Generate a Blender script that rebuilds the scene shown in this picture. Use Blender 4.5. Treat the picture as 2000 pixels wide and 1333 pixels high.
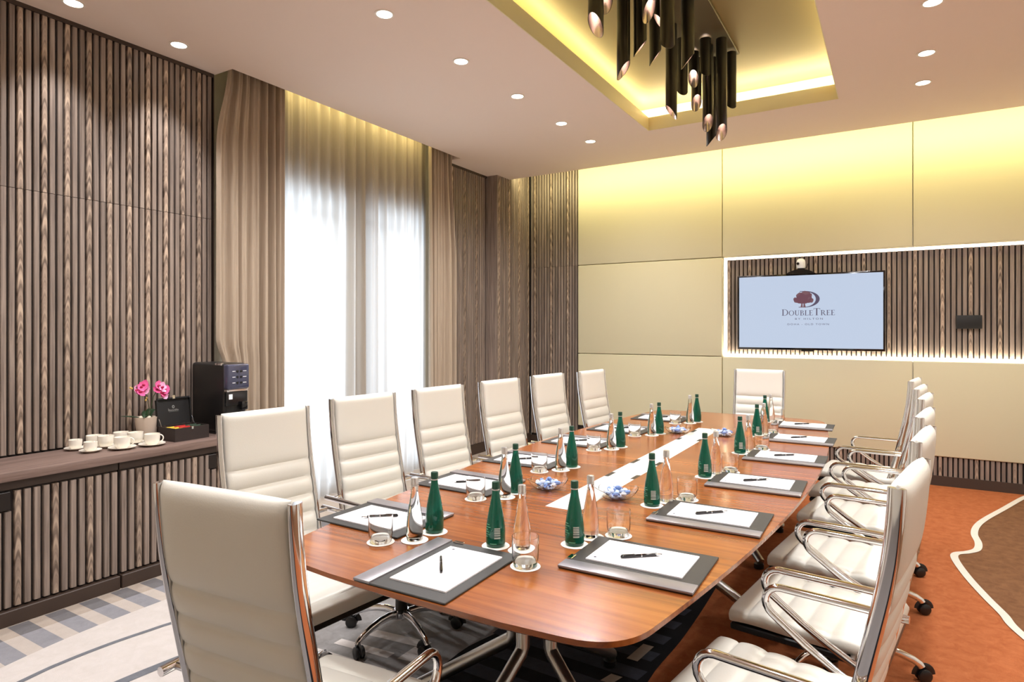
import bpy, bmesh, math, random
from mathutils import Vector, Matrix

# ------------------------------------------------------------------ scene, camera, light
sc = bpy.context.scene
for o in list(bpy.data.objects):
    bpy.data.objects.remove(o, do_unlink=True)
COL = sc.collection
R = math.radians
PI = math.pi

cam_d = bpy.data.cameras.new('camera')
cam = bpy.data.objects.new('camera', cam_d)
COL.objects.link(cam)
cam.location = (0.0, 0.0, 1.45)
cam.rotation_euler = (R(90), 0, R(31.2))
cam_d.sensor_width = 36.0
cam_d.lens = 36.0 * 1230.0 / 2000.0
cam_d.shift_y = -24.5 / 2000.0
cam_d.clip_start = 0.02
sc.camera = cam

sc.view_settings.view_transform = 'Standard'
sc.view_settings.look = 'None'
sc.view_settings.gamma = 1.0
sc.view_settings.use_curve_mapping = False
sc.view_settings.exposure = 0.8
cy = sc.cycles
cy.max_bounces = 12
cy.diffuse_bounces = 6
cy.glossy_bounces = 5
cy.transmission_bounces = 10
cy.transparent_max_bounces = 12
cy.sample_clamp_indirect = 6.0
cy.caustics_reflective = False
cy.caustics_refractive = True
cy.blur_glossy = 0.5

W = bpy.data.worlds.new('world')
sc.world = W
W.use_nodes = True
W.node_tree.nodes['Background'].inputs[0].default_value = (0.82, 0.9, 1.0, 1)
W.node_tree.nodes['Background'].inputs[1].default_value = 1.5


def area(name, loc, direction, sx, sy, power, color, spread=180):
    d = bpy.data.lights.new(name, 'AREA')
    d.shape = 'RECTANGLE'
    d.size = sx
    d.size_y = sy
    d.energy = power
    d.color = color
    d.spread = R(spread)
    o = bpy.data.objects.new(name, d)
    COL.objects.link(o)
    o.location = loc
    o.rotation_euler = Vector(direction).to_track_quat('-Z', 'Y').to_euler()
    return o


def strip(name, a, b, direction, width, power, color):
    """a long narrow LED strip from a to b that shines towards direction"""
    a, b, dr = Vector(a), Vector(b), Vector(direction).normalized()
    L = (b - a).length
    o = area(name, (a + b) / 2, direction, width, L, power, color)
    z = -dr
    y = (b - a).normalized()
    x = y.cross(z).normalized()
    z = x.cross(y)
    o.rotation_euler = Matrix((x, y, z)).transposed().to_euler()
    return o


CEIL = 3.25
WARM = (0.98, 0.98, 1.0)
GOLD = (1.0, 0.92, 0.48)
DAY = (0.80, 0.90, 1.0)
# daylight outside the tall window
area('window_daylight', (-4.75, 4.05, 1.45), (1, 0, 0), 2.9, 2.7, 110, DAY)
# cove over the back wall, curtain pocket cove, tray cove
strip('back_cove_led', (-3.9, 6.53, 3.32), (2.5, 6.53, 3.32), (0, 1, -0.25), 0.03, 30, GOLD)
strip('curtain_cove_led', (-4.04, 3.28, 3.41), (-4.04, 5.0, 3.41), (-0.7, 0, -1), 0.03, 4.2, (1.0, 0.85, 0.36))
TX0, TX1, TY0, TY1 = -1.91, -0.365, 1.9, 5.55
strip('tray_led_far', (TX0 - .1, TY1 + .09, 3.385), (TX1 + .1, TY1 + .09, 3.385), (0, -0.35, 1), 0.02, 7, (1, .88, .5))
strip('tray_led_near', (TX0 - .1, TY0 - .09, 3.385), (TX1 + .1, TY0 - .09, 3.385), (0, 0.35, 1), 0.02, 3.5, GOLD)
strip('tray_led_window_side', (TX0 - .09, TY0 - .1, 3.385), (TX0 - .09, TY1 + .1, 3.385), (0.35, 0, 1), 0.02, 7.5, GOLD)
strip('tray_led_carpet_side', (TX1 + .09, TY0 - .1, 3.385), (TX1 + .09, TY1 + .1, 3.385), (-0.35, 0, 1), 0.02, 7.5, GOLD)
# niche strips behind the floating slat panel
NX0, NX1, NZ0, NZ1 = -1.58, 1.89, 1.146, 2.22
NW = (1.0, 0.93, 0.74)
strip('niche_led_top', (NX0 + .03, 7.125, NZ1 - .06), (NX1 - .03, 7.125, NZ1 - .06), (0, .3, 1), 0.015, 9, NW)
strip('niche_led_bottom', (NX0 + .03, 7.028, NZ0 + .008), (NX1 - .03, 7.028, NZ0 + .008), (0, 0.75, 1), 0.012, 9, NW)
strip('niche_led_side', (NX0 + .06, 7.125, NZ0 + .05), (NX0 + .06, 7.125, NZ1 - .05), (-1, -.1, 0), 0.015, 1.6, NW)

# ------------------------------------------------------------------ materials
MATS = {}


def new_mat(name):
    m = bpy.data.materials.new(name)
    m.use_nodes = True
    MATS[name] = m
    nt = m.node_tree
    return m, nt, nt.nodes['Principled BSDF'], nt.nodes['Material Output']


def rgb(r, g, b):
    """sRGB 0-255 to linear"""
    def f(c):
        c /= 255.0
        return c / 12.92 if c <= 0.04045 else ((c + 0.055) / 1.055) ** 2.4
    return (f(r), f(g), f(b), 1.0)


def simple(name, col, rough=0.5, metal=0.0, coat=0.0, spec=0.5, emit=None, es=0.0):
    m, nt, p, out = new_mat(name)
    p.inputs['Base Color'].default_value = col if len(col) == 4 else (*col, 1)
    p.inputs['Roughness'].default_value = rough
    p.inputs['Metallic'].default_value = metal
    p.inputs['Coat Weight'].default_value = coat
    p.inputs['Coat Roughness'].default_value = 0.08
    p.inputs['Specular IOR Level'].default_value = spec
    if emit:
        p.inputs['Emission Color'].default_value = emit
        p.inputs['Emission Strength'].default_value = es
    return m


def link(nt, a, b):
    nt.links.new(a, b)


def node(nt, typ, **kw):
    n = nt.nodes.new(typ)
    for k, v in kw.items():
        setattr(n, k, v)
    return n


def coords(nt, kind='Object', scale=(1, 1, 1), rnd=0.0):
    tc = node(nt, 'ShaderNodeTexCoord')
    mp = node(nt, 'ShaderNodeMapping')
    mp.inputs['Scale'].default_value = scale
    link(nt, tc.outputs[kind], mp.inputs['Vector'])
    if rnd:
        oi = node(nt, 'ShaderNodeObjectInfo')
        mu = node(nt, 'ShaderNodeMath', operation='MULTIPLY')
        mu.inputs[1].default_value = rnd
        link(nt, oi.outputs['Random'], mu.inputs[0])
        cb = node(nt, 'ShaderNodeCombineXYZ')
        for i in range(3):
            link(nt, mu.outputs[0], cb.inputs[i])
        link(nt, cb.outputs[0], mp.inputs['Location'])
    return mp.outputs['Vector']


def ramp(nt, fac, stops):
    r = node(nt, 'ShaderNodeValToRGB')
    els = r.color_ramp.elements
    while len(els) < len(stops):
        els.new(0.5)
    for e, (pos, c) in zip(els, stops):
        e.position = pos
        e.color = c if len(c) == 4 else (*c, 1)
    link(nt, fac, r.inputs['Fac'])
    return r.outputs['Color']


def noise(nt, vec, scale, detail=4, rough=0.55, dist=0.0):
    n = node(nt, 'ShaderNodeTexNoise')
    n.inputs['Scale'].default_value = scale
    n.inputs['Detail'].default_value = detail
    n.inputs['Roughness'].default_value = rough
    n.inputs['Distortion'].default_value = dist
    link(nt, vec, n.inputs['Vector'])
    return n.outputs['Fac']


def bump(nt, p, h, strength=0.2, dist=0.01):
    b = node(nt, 'ShaderNodeBump')
    b.inputs['Strength'].default_value = strength
    b.inputs['Distance'].default_value = dist
    link(nt, h, b.inputs['Height'])
    link(nt, b.outputs['Normal'], p.inputs['Normal'])


def slat_wood(name, wavy, dark, mid, light, axis='Z'):
    m, nt, p, out = new_mat(name)
    sc3 = {'Z': (60, 60, 2.2), 'Y': (60, 2.2, 60), 'X': (2.2, 60, 60)}[axis]
    v = coords(nt, 'Object', sc3, rnd=37.0)
    n1 = noise(nt, v, 1.0, 5, 0.6, 0.4)
    if wavy:
        v2 = coords(nt, 'Object', (1, 1, 1))
        sx = node(nt, 'ShaderNodeSeparateXYZ')
        link(nt, v2, sx.inputs[0])
        oi = node(nt, 'ShaderNodeObjectInfo')
        # q = z + bow * (across / half width + offset)^2 : rings nested along the slat
        y1 = node(nt, 'ShaderNodeMath', operation='MULTIPLY_ADD')
        y1.inputs[1].default_value = 1 / 0.0135
        wob = noise(nt, coords(nt, 'Object', (0, 0, 4.0), rnd=53.0), 1.0, 1)
        y2 = node(nt, 'ShaderNodeMath', operation='SUBTRACT')
        y2.inputs[1].default_value = 0.5
        link(nt, wob, y2.inputs[0])
        link(nt, sx.outputs['Y'], y1.inputs[0])
        link(nt, y2.outputs[0], y1.inputs[2])
        ysq = node(nt, 'ShaderNodeMath', operation='POWER')
        ysq.inputs[1].default_value = 2.0
        ab = node(nt, 'ShaderNodeMath', operation='ABSOLUTE')
        link(nt, y1.outputs[0], ab.inputs[0])
        link(nt, ab.outputs[0], ysq.inputs[0])
        q1 = node(nt, 'ShaderNodeMath', operation='MULTIPLY_ADD')
        q1.inputs[1].default_value = 0.05
        link(nt, ysq.outputs[0], q1.inputs[0])
        link(nt, sx.outputs['Z'], q1.inputs[2])
        q2 = node(nt, 'ShaderNodeMath', operation='MULTIPLY_ADD')
        q2.inputs[1].default_value = -1.0
        zz_ = node(nt, 'ShaderNodeMath', operation='MULTIPLY')
        zz_.inputs[1].default_value = 40.0
        link(nt, oi.outputs['Random'], zz_.inputs[0])
        link(nt, q1.outputs[0], q2.inputs[0])
        link(nt, zz_.outputs[0], q2.inputs[2])
        w = node(nt, 'ShaderNodeTexNoise')
        w.noise_dimensions = '1D'
        w.inputs['Scale'].default_value = 17.0
        w.inputs['Detail'].default_value = 2.0
        link(nt, q2.outputs[0], w.inputs['W'])
        mx = node(nt, 'ShaderNodeMath', operation='MULTIPLY_ADD')
        mx.inputs[1].default_value = 0.85
        link(nt, w.outputs['Fac'], mx.inputs[0])
        ml = node(nt, 'ShaderNodeMath', operation='MULTIPLY')
        ml.inputs[1].default_value = 0.25
        link(nt, n1, ml.inputs[0])
        link(nt, ml.outputs[0], mx.inputs[2])
        fac = mx.outputs[0]
        c = ramp(nt, fac, [(0.36, dark), (0.52, mid), (0.72, light)])
        bump(nt, p, fac, 0.5, 0.004)
    else:
        c = ramp(nt, n1, [(0.25, dark), (0.52, mid), (0.8, light)])
        bump(nt, p, n1, 0.25, 0.003)
    oi2 = node(nt, 'ShaderNodeObjectInfo')
    mr = node(nt, 'ShaderNodeMapRange')
    mr.inputs['To Min'].default_value = 0.78
    mr.inputs['To Max'].default_value = 1.12
    link(nt, oi2.outputs['Random'], mr.inputs['Value'])
    hs = node(nt, 'ShaderNodeHueSaturation')
    link(nt, mr.outputs[0], hs.inputs['Value'])
    link(nt, c, hs.inputs['Color'])
    link(nt, hs.outputs['Color'], p.inputs['Base Color'])
    p.inputs['Roughness'].default_value = 0.48
    return m


S_D, S_M, S_L = rgb(98, 85, 76), rgb(138, 122, 111), rgb(168, 151, 138)
slat_wood('slat_plain', False, S_D, S_M, S_L)
slat_wood('slat_wavy', True, rgb(108, 91, 78), rgb(148, 128, 113), rgb(188, 165, 144))
slat_wood('worktop_wood', False, rgb(96, 76, 68), rgb(132, 108, 98), rgb(158, 134, 122), 'Y')
simple('dark_backing', rgb(34, 26, 21), 0.7)
simple('dark_trim', rgb(62, 47, 38), 0.55)

# table veneer: fine grain running across the table
m, nt, p, out = new_mat('table_wood')
v = coords(nt, 'Object', (1.6, 38, 20))
n1 = noise(nt, v, 1.0, 6, 0.62, 0.5)
v2 = coords(nt, 'Object', (0.5, 5, 3))
n2 = noise(nt, v2, 1.0, 3, 0.5, 0.3)
mx = node(nt, 'ShaderNodeMath', operation='MULTIPLY_ADD')
mx.inputs[1].default_value = 0.45
link(nt, n2, mx.inputs[0])
ml = node(nt, 'ShaderNodeMath', operation='MULTIPLY')
ml.inputs[1].default_value = 0.6
link(nt, n1, ml.inputs[0])
link(nt, ml.outputs[0], mx.inputs[2])
link(nt, ramp(nt, mx.outputs[0], [(0.32, rgb(98, 49, 20)), (0.52, rgb(146, 80, 34)), (0.72, rgb(178, 107, 50))]), p.inputs['Base Color'])
p.inputs['Roughness'].default_value = 0.26
p.inputs['Coat Weight'].default_value = 0.25
p.inputs['Coat Roughness'].default_value = 0.1


def leather(name, col, rough=0.42, sc_=260, st=0.12):
    m, nt, p, out = new_mat(name)
    p.inputs['Base Color'].default_value = col
    p.inputs['Roughness'].default_value = rough
    v = coords(nt, 'Object', (1, 1, 1))
    vo = node(nt, 'ShaderNodeTexVoronoi')
    vo.inputs['Scale'].default_value = sc_
    link(nt, v, vo.inputs['Vector'])
    bump(nt, p, vo.outputs['Distance'], st, 0.001)
    return m


leather('white_leather', rgb(228, 225, 214), 0.4)
leather('wall_leather', rgb(208, 199, 166), 0.55, 180, 0.08)
leather('black_leather', rgb(52, 50, 48), 0.5)
simple('grey_bar', rgb(150, 146, 150), 0.35, 0.55)
simple('paper', rgb(246, 243, 245), 0.75)
simple('chrome', (0.82, 0.82, 0.84), 0.07, 1.0)
simple('brushed_steel', (0.55, 0.54, 0.52), 0.3, 1.0)
simple('black_plastic', rgb(24, 23, 23), 0.35)
simple('black_gloss', rgb(14, 14, 16), 0.1, 0.0, 0.5)
simple('black_matte', rgb(20, 18, 18), 0.6)
simple('white_gloss', rgb(247, 246, 244), 0.2, 0, 0.3)
simple('porcelain', rgb(240, 234, 222), 0.2, 0, 0.4)
simple('ceiling_paint', rgb(238, 219, 205), 0.8)
simple('tray_paint', rgb(232, 222, 182), 0.5)
simple('tray_gold', rgb(150, 130, 84), 0.45, 0.3)
simple('room_wall', rgb(232, 226, 212), 0.8)
simple('coaster_paper', rgb(244, 241, 232), 0.8)
simple('silver_cap', (0.72, 0.71, 0.7), 0.28, 0.9)
simple('green_cap', rgb(18, 62, 46), 0.35)
simple('white_plastic', rgb(226, 226, 226), 0.35)
simple('pot_clay', rgb(196, 178, 162), 0.7)
simple('moss_white', rgb(226, 214, 190), 0.9)
simple('orchid_pink', rgb(226, 92, 150), 0.55)
simple('orchid_pale', rgb(240, 170, 206), 0.55)
simple('orchid_lip', rgb(170, 26, 74), 0.5)
simple('orchid_bud', rgb(206, 170, 90), 0.6)
simple('leaf_green', rgb(34, 62, 34), 0.4)
simple('stem_green', rgb(60, 70, 40), 0.6)
simple('yellow_foil', rgb(232, 200, 70), 0.4)
simple('red_foil', rgb(206, 50, 46), 0.4)
simple('green_foil', rgb(64, 82, 66), 0.4)
simple('box_wood', rgb(46, 36, 34), 0.5)
simple('print_silver', rgb(150, 150, 146), 0.5)
simple('bronze', rgb(40, 33, 29), 0.4, 0.3)
simple('machine_panel', rgb(74, 76, 98), 0.08, 0.3, 0.6)
simple('plate_gold', rgb(92, 78, 52), 0.5, 0.3)
simple('tube_black', rgb(30, 24, 20), 0.32, 0.35)
simple('tube_lining', rgb(222, 208, 202), 0.25, 0.9)
simple('bulb', (1, 1, 1), 0.5, emit=(1, 0.93, 0.85, 1), es=7.0)
simple('downlight_lens', (1, 1, 1), 0.5, emit=(1, 0.93, 0.82, 1), es=9.0)
simple('trim_white', rgb(238, 228, 216), 0.5)
simple('screen', (0.02, 0.02, 0.02), 0.25, emit=rgb(182, 196, 218), es=0.62)
simple('logo_dark', (0, 0, 0), 0.6, emit=rgb(80, 70, 94), es=0.6)
simple('logo_tree', (0, 0, 0), 0.6, emit=rgb(112, 76, 86), es=0.6)
simple('window_frame', rgb(120, 116, 112), 0.5)
simple('outside_wall', rgb(220, 222, 226), 0.9)
for nm, c in (('candy_blue', rgb(120, 152, 212)), ('candy_white', rgb(232, 236, 244)), ('candy_pale', rgb(186, 206, 236))):
    simple(nm, c, 0.25, 0, 0.4)

# thin clear glass: transparent with Fresnel reflection
def thin_glass(name, tint, edge=0.1):
    m, nt, p, out = new_mat(name)
    nt.nodes.remove(p)
    tr = node(nt, 'ShaderNodeBsdfTransparent')
    tr.inputs[0].default_value = (*tint, 1)
    gl = node(nt, 'ShaderNodeBsdfGlossy')
    gl.inputs['Roughness'].default_value = 0.03
    lw = node(nt, 'ShaderNodeLayerWeight')
    lw.inputs['Blend'].default_value = 0.25
    mp = node(nt, 'ShaderNodeMapRange')
    mp.inputs['To Min'].default_value = 0.04
    mp.inputs['To Max'].default_value = 0.95
    link(nt, lw.outputs['Facing'], mp.inputs['Value'])
    pw = node(nt, 'ShaderNodeMath', operation='POWER')
    pw.inputs[1].default_value = 1.6
    link(nt, mp.outputs[0], pw.inputs[0])
    mx = node(nt, 'ShaderNodeMixShader')
    link(nt, pw.outputs[0], mx.inputs[0])
    link(nt, tr.outputs[0], mx.inputs[1])
    link(nt, gl.outputs[0], mx.inputs[2])
    link(nt, mx.outputs[0], out.inputs['Surface'])
    return m


thin_glass('clear_glass', (0.97, 0.975, 0.97))
thin_glass('window_glass', (0.95, 0.97, 0.97))


def solid_glass(name, col, ior):
    m, nt, p, out = new_mat(name)
    p.inputs['Base Color'].default_value = col
    p.inputs['Roughness'].default_value = 0.0
    p.inputs['IOR'].default_value = ior
    p.inputs['Transmission Weight'].default_value = 1.0
    return m


solid_glass('tumbler_glass', (0.99, 0.995, 0.99, 1), 1.45)
solid_glass('water_glass', (0.97, 0.985, 0.98, 1), 1.36)
m, nt, p, out = new_mat('green_glass')
p.inputs['Base Color'].default_value = rgb(8, 106, 84)
p.inputs['Roughness'].default_value = 0.05
p.inputs['IOR'].default_value = 1.3
p.inputs['Transmission Weight'].default_value = 0.55
p.inputs['Coat Weight'].default_value = 0.4
simple('green_print', rgb(92, 160, 130), 0.5)

# barcode label print
m, nt, p, out = new_mat('barcode')
v = coords(nt, 'Generated', (1, 1, 1))
sp = node(nt, 'ShaderNodeSeparateXYZ')
link(nt, v, sp.inputs[0])
w = node(nt, 'ShaderNodeTexNoise')
w.noise_dimensions = '1D'
w.inputs['Scale'].default_value = 14.0
w.inputs['Detail'].default_value = 1.0
link(nt, sp.outputs['Z'], w.inputs['W'])
cr = ramp(nt, w.outputs['Fac'], [(0.48, rgb(40, 70, 60)), (0.52, rgb(196, 202, 192))])
link(nt, cr, p.inputs['Base Color'])


def cloth_mat(name, col, var, scale=(90, 90, 3), trans=0.0, transp=0.0, tcol=None):
    m, nt, p, out = new_mat(name)
    v = coords(nt, 'Object', scale)
    n1 = noise(nt, v, 1.0, 3)
    c = ramp(nt, n1, [(0.3, var), (0.7, col)])
    link(nt, c, p.inputs['Base Color'])
    p.inputs['Roughness'].default_value = 0.85
    p.inputs['Sheen Weight'].default_value = 0.15
    if trans:
        tl = node(nt, 'ShaderNodeBsdfTranslucent')
        tl.inputs[0].default_value = tcol or col
        mx = node(nt, 'ShaderNodeMixShader')
        mx.inputs[0].default_value = trans
        link(nt, p.outputs[0], mx.inputs[1])
        link(nt, tl.outputs[0], mx.inputs[2])
        last = mx.outputs[0]
        if transp:
            tp = node(nt, 'ShaderNodeBsdfTransparent')
            m2 = node(nt, 'ShaderNodeMixShader')
            m2.inputs[0].default_value = transp
            link(nt, last, m2.inputs[1])
            link(nt, tp.outputs[0], m2.inputs[2])
            last = m2.outputs[0]
        link(nt, last, out.inputs['Surface'])
    return m


cloth_mat('drape', rgb(176, 158, 138), rgb(160, 142, 122))
cloth_mat('sheer', rgb(176, 160, 142), rgb(166, 150, 132), (60, 60, 2), 0.4, 0.03, rgb(214, 214, 216))


def carpet(name, col, var, big=2.0):
    m, nt, p, out = new_mat(name)
    v = coords(nt, 'Object', (1, 1, 1))
    fine = noise(nt, v, 420, 2)
    mott = noise(nt, v, 9 * big, 5, 0.65, 0.6)
    mx = node(nt, 'ShaderNodeMath', operation='MULTIPLY_ADD')
    mx.inputs[1].default_value = 0.35
    link(nt, fine, mx.inputs[0])
    ml = node(nt, 'ShaderNodeMath', operation='MULTIPLY')
    ml.inputs[1].default_value = 0.65
    link(nt, mott, ml.inputs[0])
    link(nt, ml.outputs[0], mx.inputs[2])
    link(nt, ramp(nt, mx.outputs[0], [(0.35, var), (0.65, col)]), p.inputs['Base Color'])
    p.inputs['Roughness'].default_value = 0.95
    p.inputs['Specular IOR Level'].default_value = 0.15
    bump(nt, p, fine, 0.5, 0.004)
    return m


carpet('carpet_orange', rgb(186, 112, 70), rgb(160, 88, 50))
carpet('carpet_brown', rgb(134, 96, 66), rgb(108, 74, 50))
carpet('carpet_white', rgb(226, 220, 208), rgb(222, 214, 200))
carpet('carpet_cream', rgb(208, 200, 196), rgb(198, 190, 184))
carpet('carpet_grey', rgb(152, 148, 146), rgb(128, 124, 122))
carpet('carpet_slate', rgb(120, 122, 128), rgb(104, 106, 112))
carpet('carpet_mid', rgb(148, 147, 152), rgb(134, 133, 138))
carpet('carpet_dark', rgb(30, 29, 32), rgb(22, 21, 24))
carpet('carpet_navy', rgb(70, 72, 82), rgb(56, 58, 66))
carpet('carpet_beige', rgb(176, 163, 150), rgb(164, 150, 138))
carpet('carpet_check_light', rgb(192, 181, 173), rgb(182, 171, 162))
carpet('carpet_check_dark', rgb(116, 113, 114), rgb(104, 101, 103))

# ------------------------------------------------------------------ mesh helpers
class MB:
    def __init__(self):
        self.v, self.f, self.mi = [], [], []
        self.cur = 0

    def add(self, vs, fs):
        b = len(self.v)
        self.v += [tuple(x) for x in vs]
        self.f += [tuple(i + b for i in f) for f in fs]
        self.mi += [self.cur] * len(fs)
        return self

    def box(self, a, b):
        x0, y0, z0 = a
        x1, y1, z1 = b
        self.add([(x0, y0, z0), (x1, y0, z0), (x1, y1, z0), (x0, y1, z0), (x0, y0, z1), (x1, y0, z1), (x1, y1, z1), (x0, y1, z1)],
                 [(0, 3, 2, 1), (4, 5, 6, 7), (0, 1, 5, 4), (1, 2, 6, 5), (2, 3, 7, 6), (3, 0, 4, 7)])
        return self

    def prism(self, poly, z0, z1, inset_bottom=None):
        n = len(poly)
        low = inset_bottom or poly
        self.add([(x, y, z0) for x, y in low] + [(x, y, z1) for x, y in poly],
                 [tuple(reversed(range(n))), tuple(range(n, 2 * n))] + [(i, (i + 1) % n, n + (i + 1) % n, n + i) for i in range(n)])
        return self

    def flat(self, poly, z):
        self.add([(x, y, z) for x, y in poly], [tuple(range(len(poly)))])
        return self

    def lathe(self, prof, n=24, c=(0, 0, 0), axis='Z', cap0=True, cap1=True, closed=False):
        vs, fs = [], []
        for r, h in prof:
            for k in range(n):
                a = 2 * PI * k / n
                p = (r * math.cos(a), r * math.sin(a), h)
                if axis == 'Y':
                    p = (p[0], h, p[1])
                elif axis == 'X':
                    p = (h, p[0], p[1])
                vs.append((p[0] + c[0], p[1] + c[1], p[2] + c[2]))
        m = len(prof)
        rng = range(m) if closed else range(m - 1)
        for i in rng:
            j = (i + 1) % m
            for k in range(n):
                fs.append((i * n + k, i * n + (k + 1) % n, j * n + (k + 1) % n, j * n + k))
        if not closed:
            if cap0:
                fs.append(tuple(reversed(range(n))))
            if cap1:
                fs.append(tuple(range((m - 1) * n, m * n)))
        self.add(vs, fs)
        return self

    def sweep(self, path, ra, rb=None, n=12, up=(0, 0, 1), taper=None, cap=True, square=False):
        rb = rb or ra
        P = [Vector(p) for p in path]
        vs, fs = [], []
        up = Vector(up)
        for i, p in enumerate(P):
            t = (P[min(i + 1, len(P) - 1)] - P[max(i - 1, 0)]).normalized()
            s = t.cross(up)
            if s.length < 1e-4:
                s = t.cross(Vector((0, 1, 0)))
            s.normalize()
            u = s.cross(t).normalized()
            k_ = taper[i] if taper else 1.0
            for k in range(n):
                a = 2 * PI * k / n
                ca, sa = math.cos(a), math.sin(a)
                if square:
                    e = 0.45
                    ca = math.copysign(abs(ca) ** e, ca)
                    sa = math.copysign(abs(sa) ** e, sa)
                vs.append(p + s * ra * k_ * ca + u * rb * k_ * sa)
        for i in range(len(P) - 1):
            for k in range(n):
                fs.append((i * n + k, i * n + (k + 1) % n, (i + 1) * n + (k + 1) % n, (i + 1) * n + k))
        if cap:
            fs.append(tuple(reversed(range(n))))
            fs.append(tuple(range((len(P) - 1) * n, len(P) * n)))
        self.add(vs, fs)
        return self

    def ell(self, c, r, n=12, m=8):
        prof = [(max(1e-5, math.cos(-PI / 2 + PI * i / m)), math.sin(-PI / 2 + PI * i / m)) for i in range(m + 1)]
        b = len(self.v)
        self.lathe(prof, n)
        for i in range(b, len(self.v)):
            x, y, z = self.v[i]
            self.v[i] = (x * r[0] + c[0], y * r[1] + c[1], z * r[2] + c[2])
        return self

    def xf(self, M, start=0):
        for i in range(start, len(self.v)):
            self.v[i] = tuple(M @ Vector(self.v[i]))
        return self

    def mesh(self, name, mats, bevel=0.0, seg=2, angle=35):
        me = bpy.data.meshes.new(name)
        me.from_pydata(self.v, [], self.f)
        if isinstance(mats, str):
            mats = [mats]
        for mm in mats:
            me.materials.append(MATS[mm])
        me.polygons.foreach_set('material_index', self.mi)
        bm = bmesh.new()
        bm.from_mesh(me)
        bmesh.ops.recalc_face_normals(bm, faces=bm.faces)
        if bevel:
            es = [e for e in bm.edges if len(e.link_faces) == 2 and e.calc_face_angle(0) > R(50)]
            bmesh.ops.bevel(bm, geom=es, offset=bevel, segments=seg, profile=0.5, affect='EDGES')
        bm.to_mesh(me)
        bm.free()
        me.polygons.foreach_set('use_smooth', [True] * len(me.polygons))
        me.set_sharp_from_angle(angle=R(angle))
        return me

    def build(self, name, mats, parent=None, bevel=0.0, seg=2, angle=35):
        return put(name, self.mesh(name, mats, bevel, seg, angle), parent)


def put(name, me, parent=None, loc=(0, 0, 0), rz=0.0):
    o = bpy.data.objects.new(name, me)
    COL.objects.link(o)
    o.location = loc
    o.rotation_euler = (0, 0, rz)
    if parent:
        o.parent = parent
    return o


def empty(name, loc=(0, 0, 0), rz=0.0):
    o = bpy.data.objects.new(name, None)
    COL.objects.link(o)
    o.empty_display_size = 0.1
    o.location = loc
    o.rotation_euler = (0, 0, rz)
    return o


def tag(o, label, cat, group=None):
    o['label'] = label
    o['category'] = cat
    if group:
        o['group'] = group
    return o


def struct(o):
    o['kind'] = 'structure'
    return o


def copy_tree(o, parent=None):
    c = o.copy()
    COL.objects.link(c)
    c.parent = parent
    for ch in o.children:
        copy_tree(ch, c)
    return c


ORD = ['first', 'second', 'third', 'fourth', 'fifth', 'sixth', 'seventh']

# ------------------------------------------------------------------ floor
XL, XR, YB, YF = -4.30, 2.60, -2.20, 7.06
floor = struct(MB().box((XL - .1, YB - .1, -0.06), (XR + .1, YF + .2, 0.0)).build('floor', 'carpet_orange'))


def curve(pts, n=12):
    """Catmull-Rom through 2D points"""
    out = []
    P = [Vector((*p, 0)) for p in pts]
    for i in range(len(P) - 1):
        p0, p1, p2, p3 = P[max(i - 1, 0)], P[i], P[i + 1], P[min(i + 2, len(P) - 1)]
        for k in range(n):
            t = k / n
            q = 0.5 * ((2 * p1) + (p2 - p0) * t + (2 * p0 - 5 * p1 + 4 * p2 - p3) * t * t + (3 * p1 - p0 - 3 * p2 + p3) * t ** 3)
            out.append((q.x, q.y))
    out.append(tuple(P[-1][:2]))
    return out


def field(left, right, z, mat, name='carpet_field'):
    """carpet area between two curves that both run from near to far"""
    mb = MB()
    n = 120
    ys = [YB + (YF - YB) * i / n for i in range(n + 1)]

    def at(c, y):
        for a, b in zip(c, c[1:]):
            if a[1] <= y <= b[1] and b[1] > a[1]:
                return a[0] + (b[0] - a[0]) * (y - a[1]) / (b[1] - a[1])
        return c[0][0] if y < c[0][1] else c[-1][0]
    vs, fs = [], []
    for y in ys:
        vs += [(at(left, y), y, z), (at(right, y), y, z)]
    for i in range(n):
        fs.append((2 * i, 2 * i + 1, 2 * i + 3, 2 * i + 2))
    mb.add(vs, fs)
    return mb.build(name, mat, floor)


edge_l = [(-4.3, -2.2), (-4.3, 7.06)]
b1 = curve([(-2.6, -2.2), (-2.95, 0.0), (-3.15, 0.8), (-3.252, 1.164), (-3.308, 1.483), (-3.322, 1.8), (-3.317, 2.1), (-3.28, 2.6), (-3.35, 3.4), (-3.5, 4.4), (-3.4, 5.6), (-3.3, 7.06)])
b2 = curve([(-1.9, -2.2), (-2.2, 0.0), (-2.42, 1.2), (-2.40, 2.0), (-2.36, 2.6), (-2.5, 3.6), (-2.45, 5.0), (-2.3, 7.06)])
b3 = curve([(1.2, -2.2), (0.8, -0.2), (-0.5, 0.9), (-1.35, 1.6), (-1.60, 1.95), (-1.658, 2.295), (-1.603, 2.6), (-1.55, 3.3), (-1.58, 4.6), (-1.6, 7.06)])  # out-of-view near ends of both edges bent right to cut orange bounce
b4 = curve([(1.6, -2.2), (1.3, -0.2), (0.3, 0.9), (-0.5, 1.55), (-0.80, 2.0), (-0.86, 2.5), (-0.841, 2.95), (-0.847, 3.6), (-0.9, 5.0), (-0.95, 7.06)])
field(edge_l, b1, 0.0012, 'carpet_beige')
field(b1, b2, 0.0024, 'carpet_cream')
field(b2, b3, 0.0020, 'carpet_grey')
field(b3, b4, 0.0024, 'carpet_dark')


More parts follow.
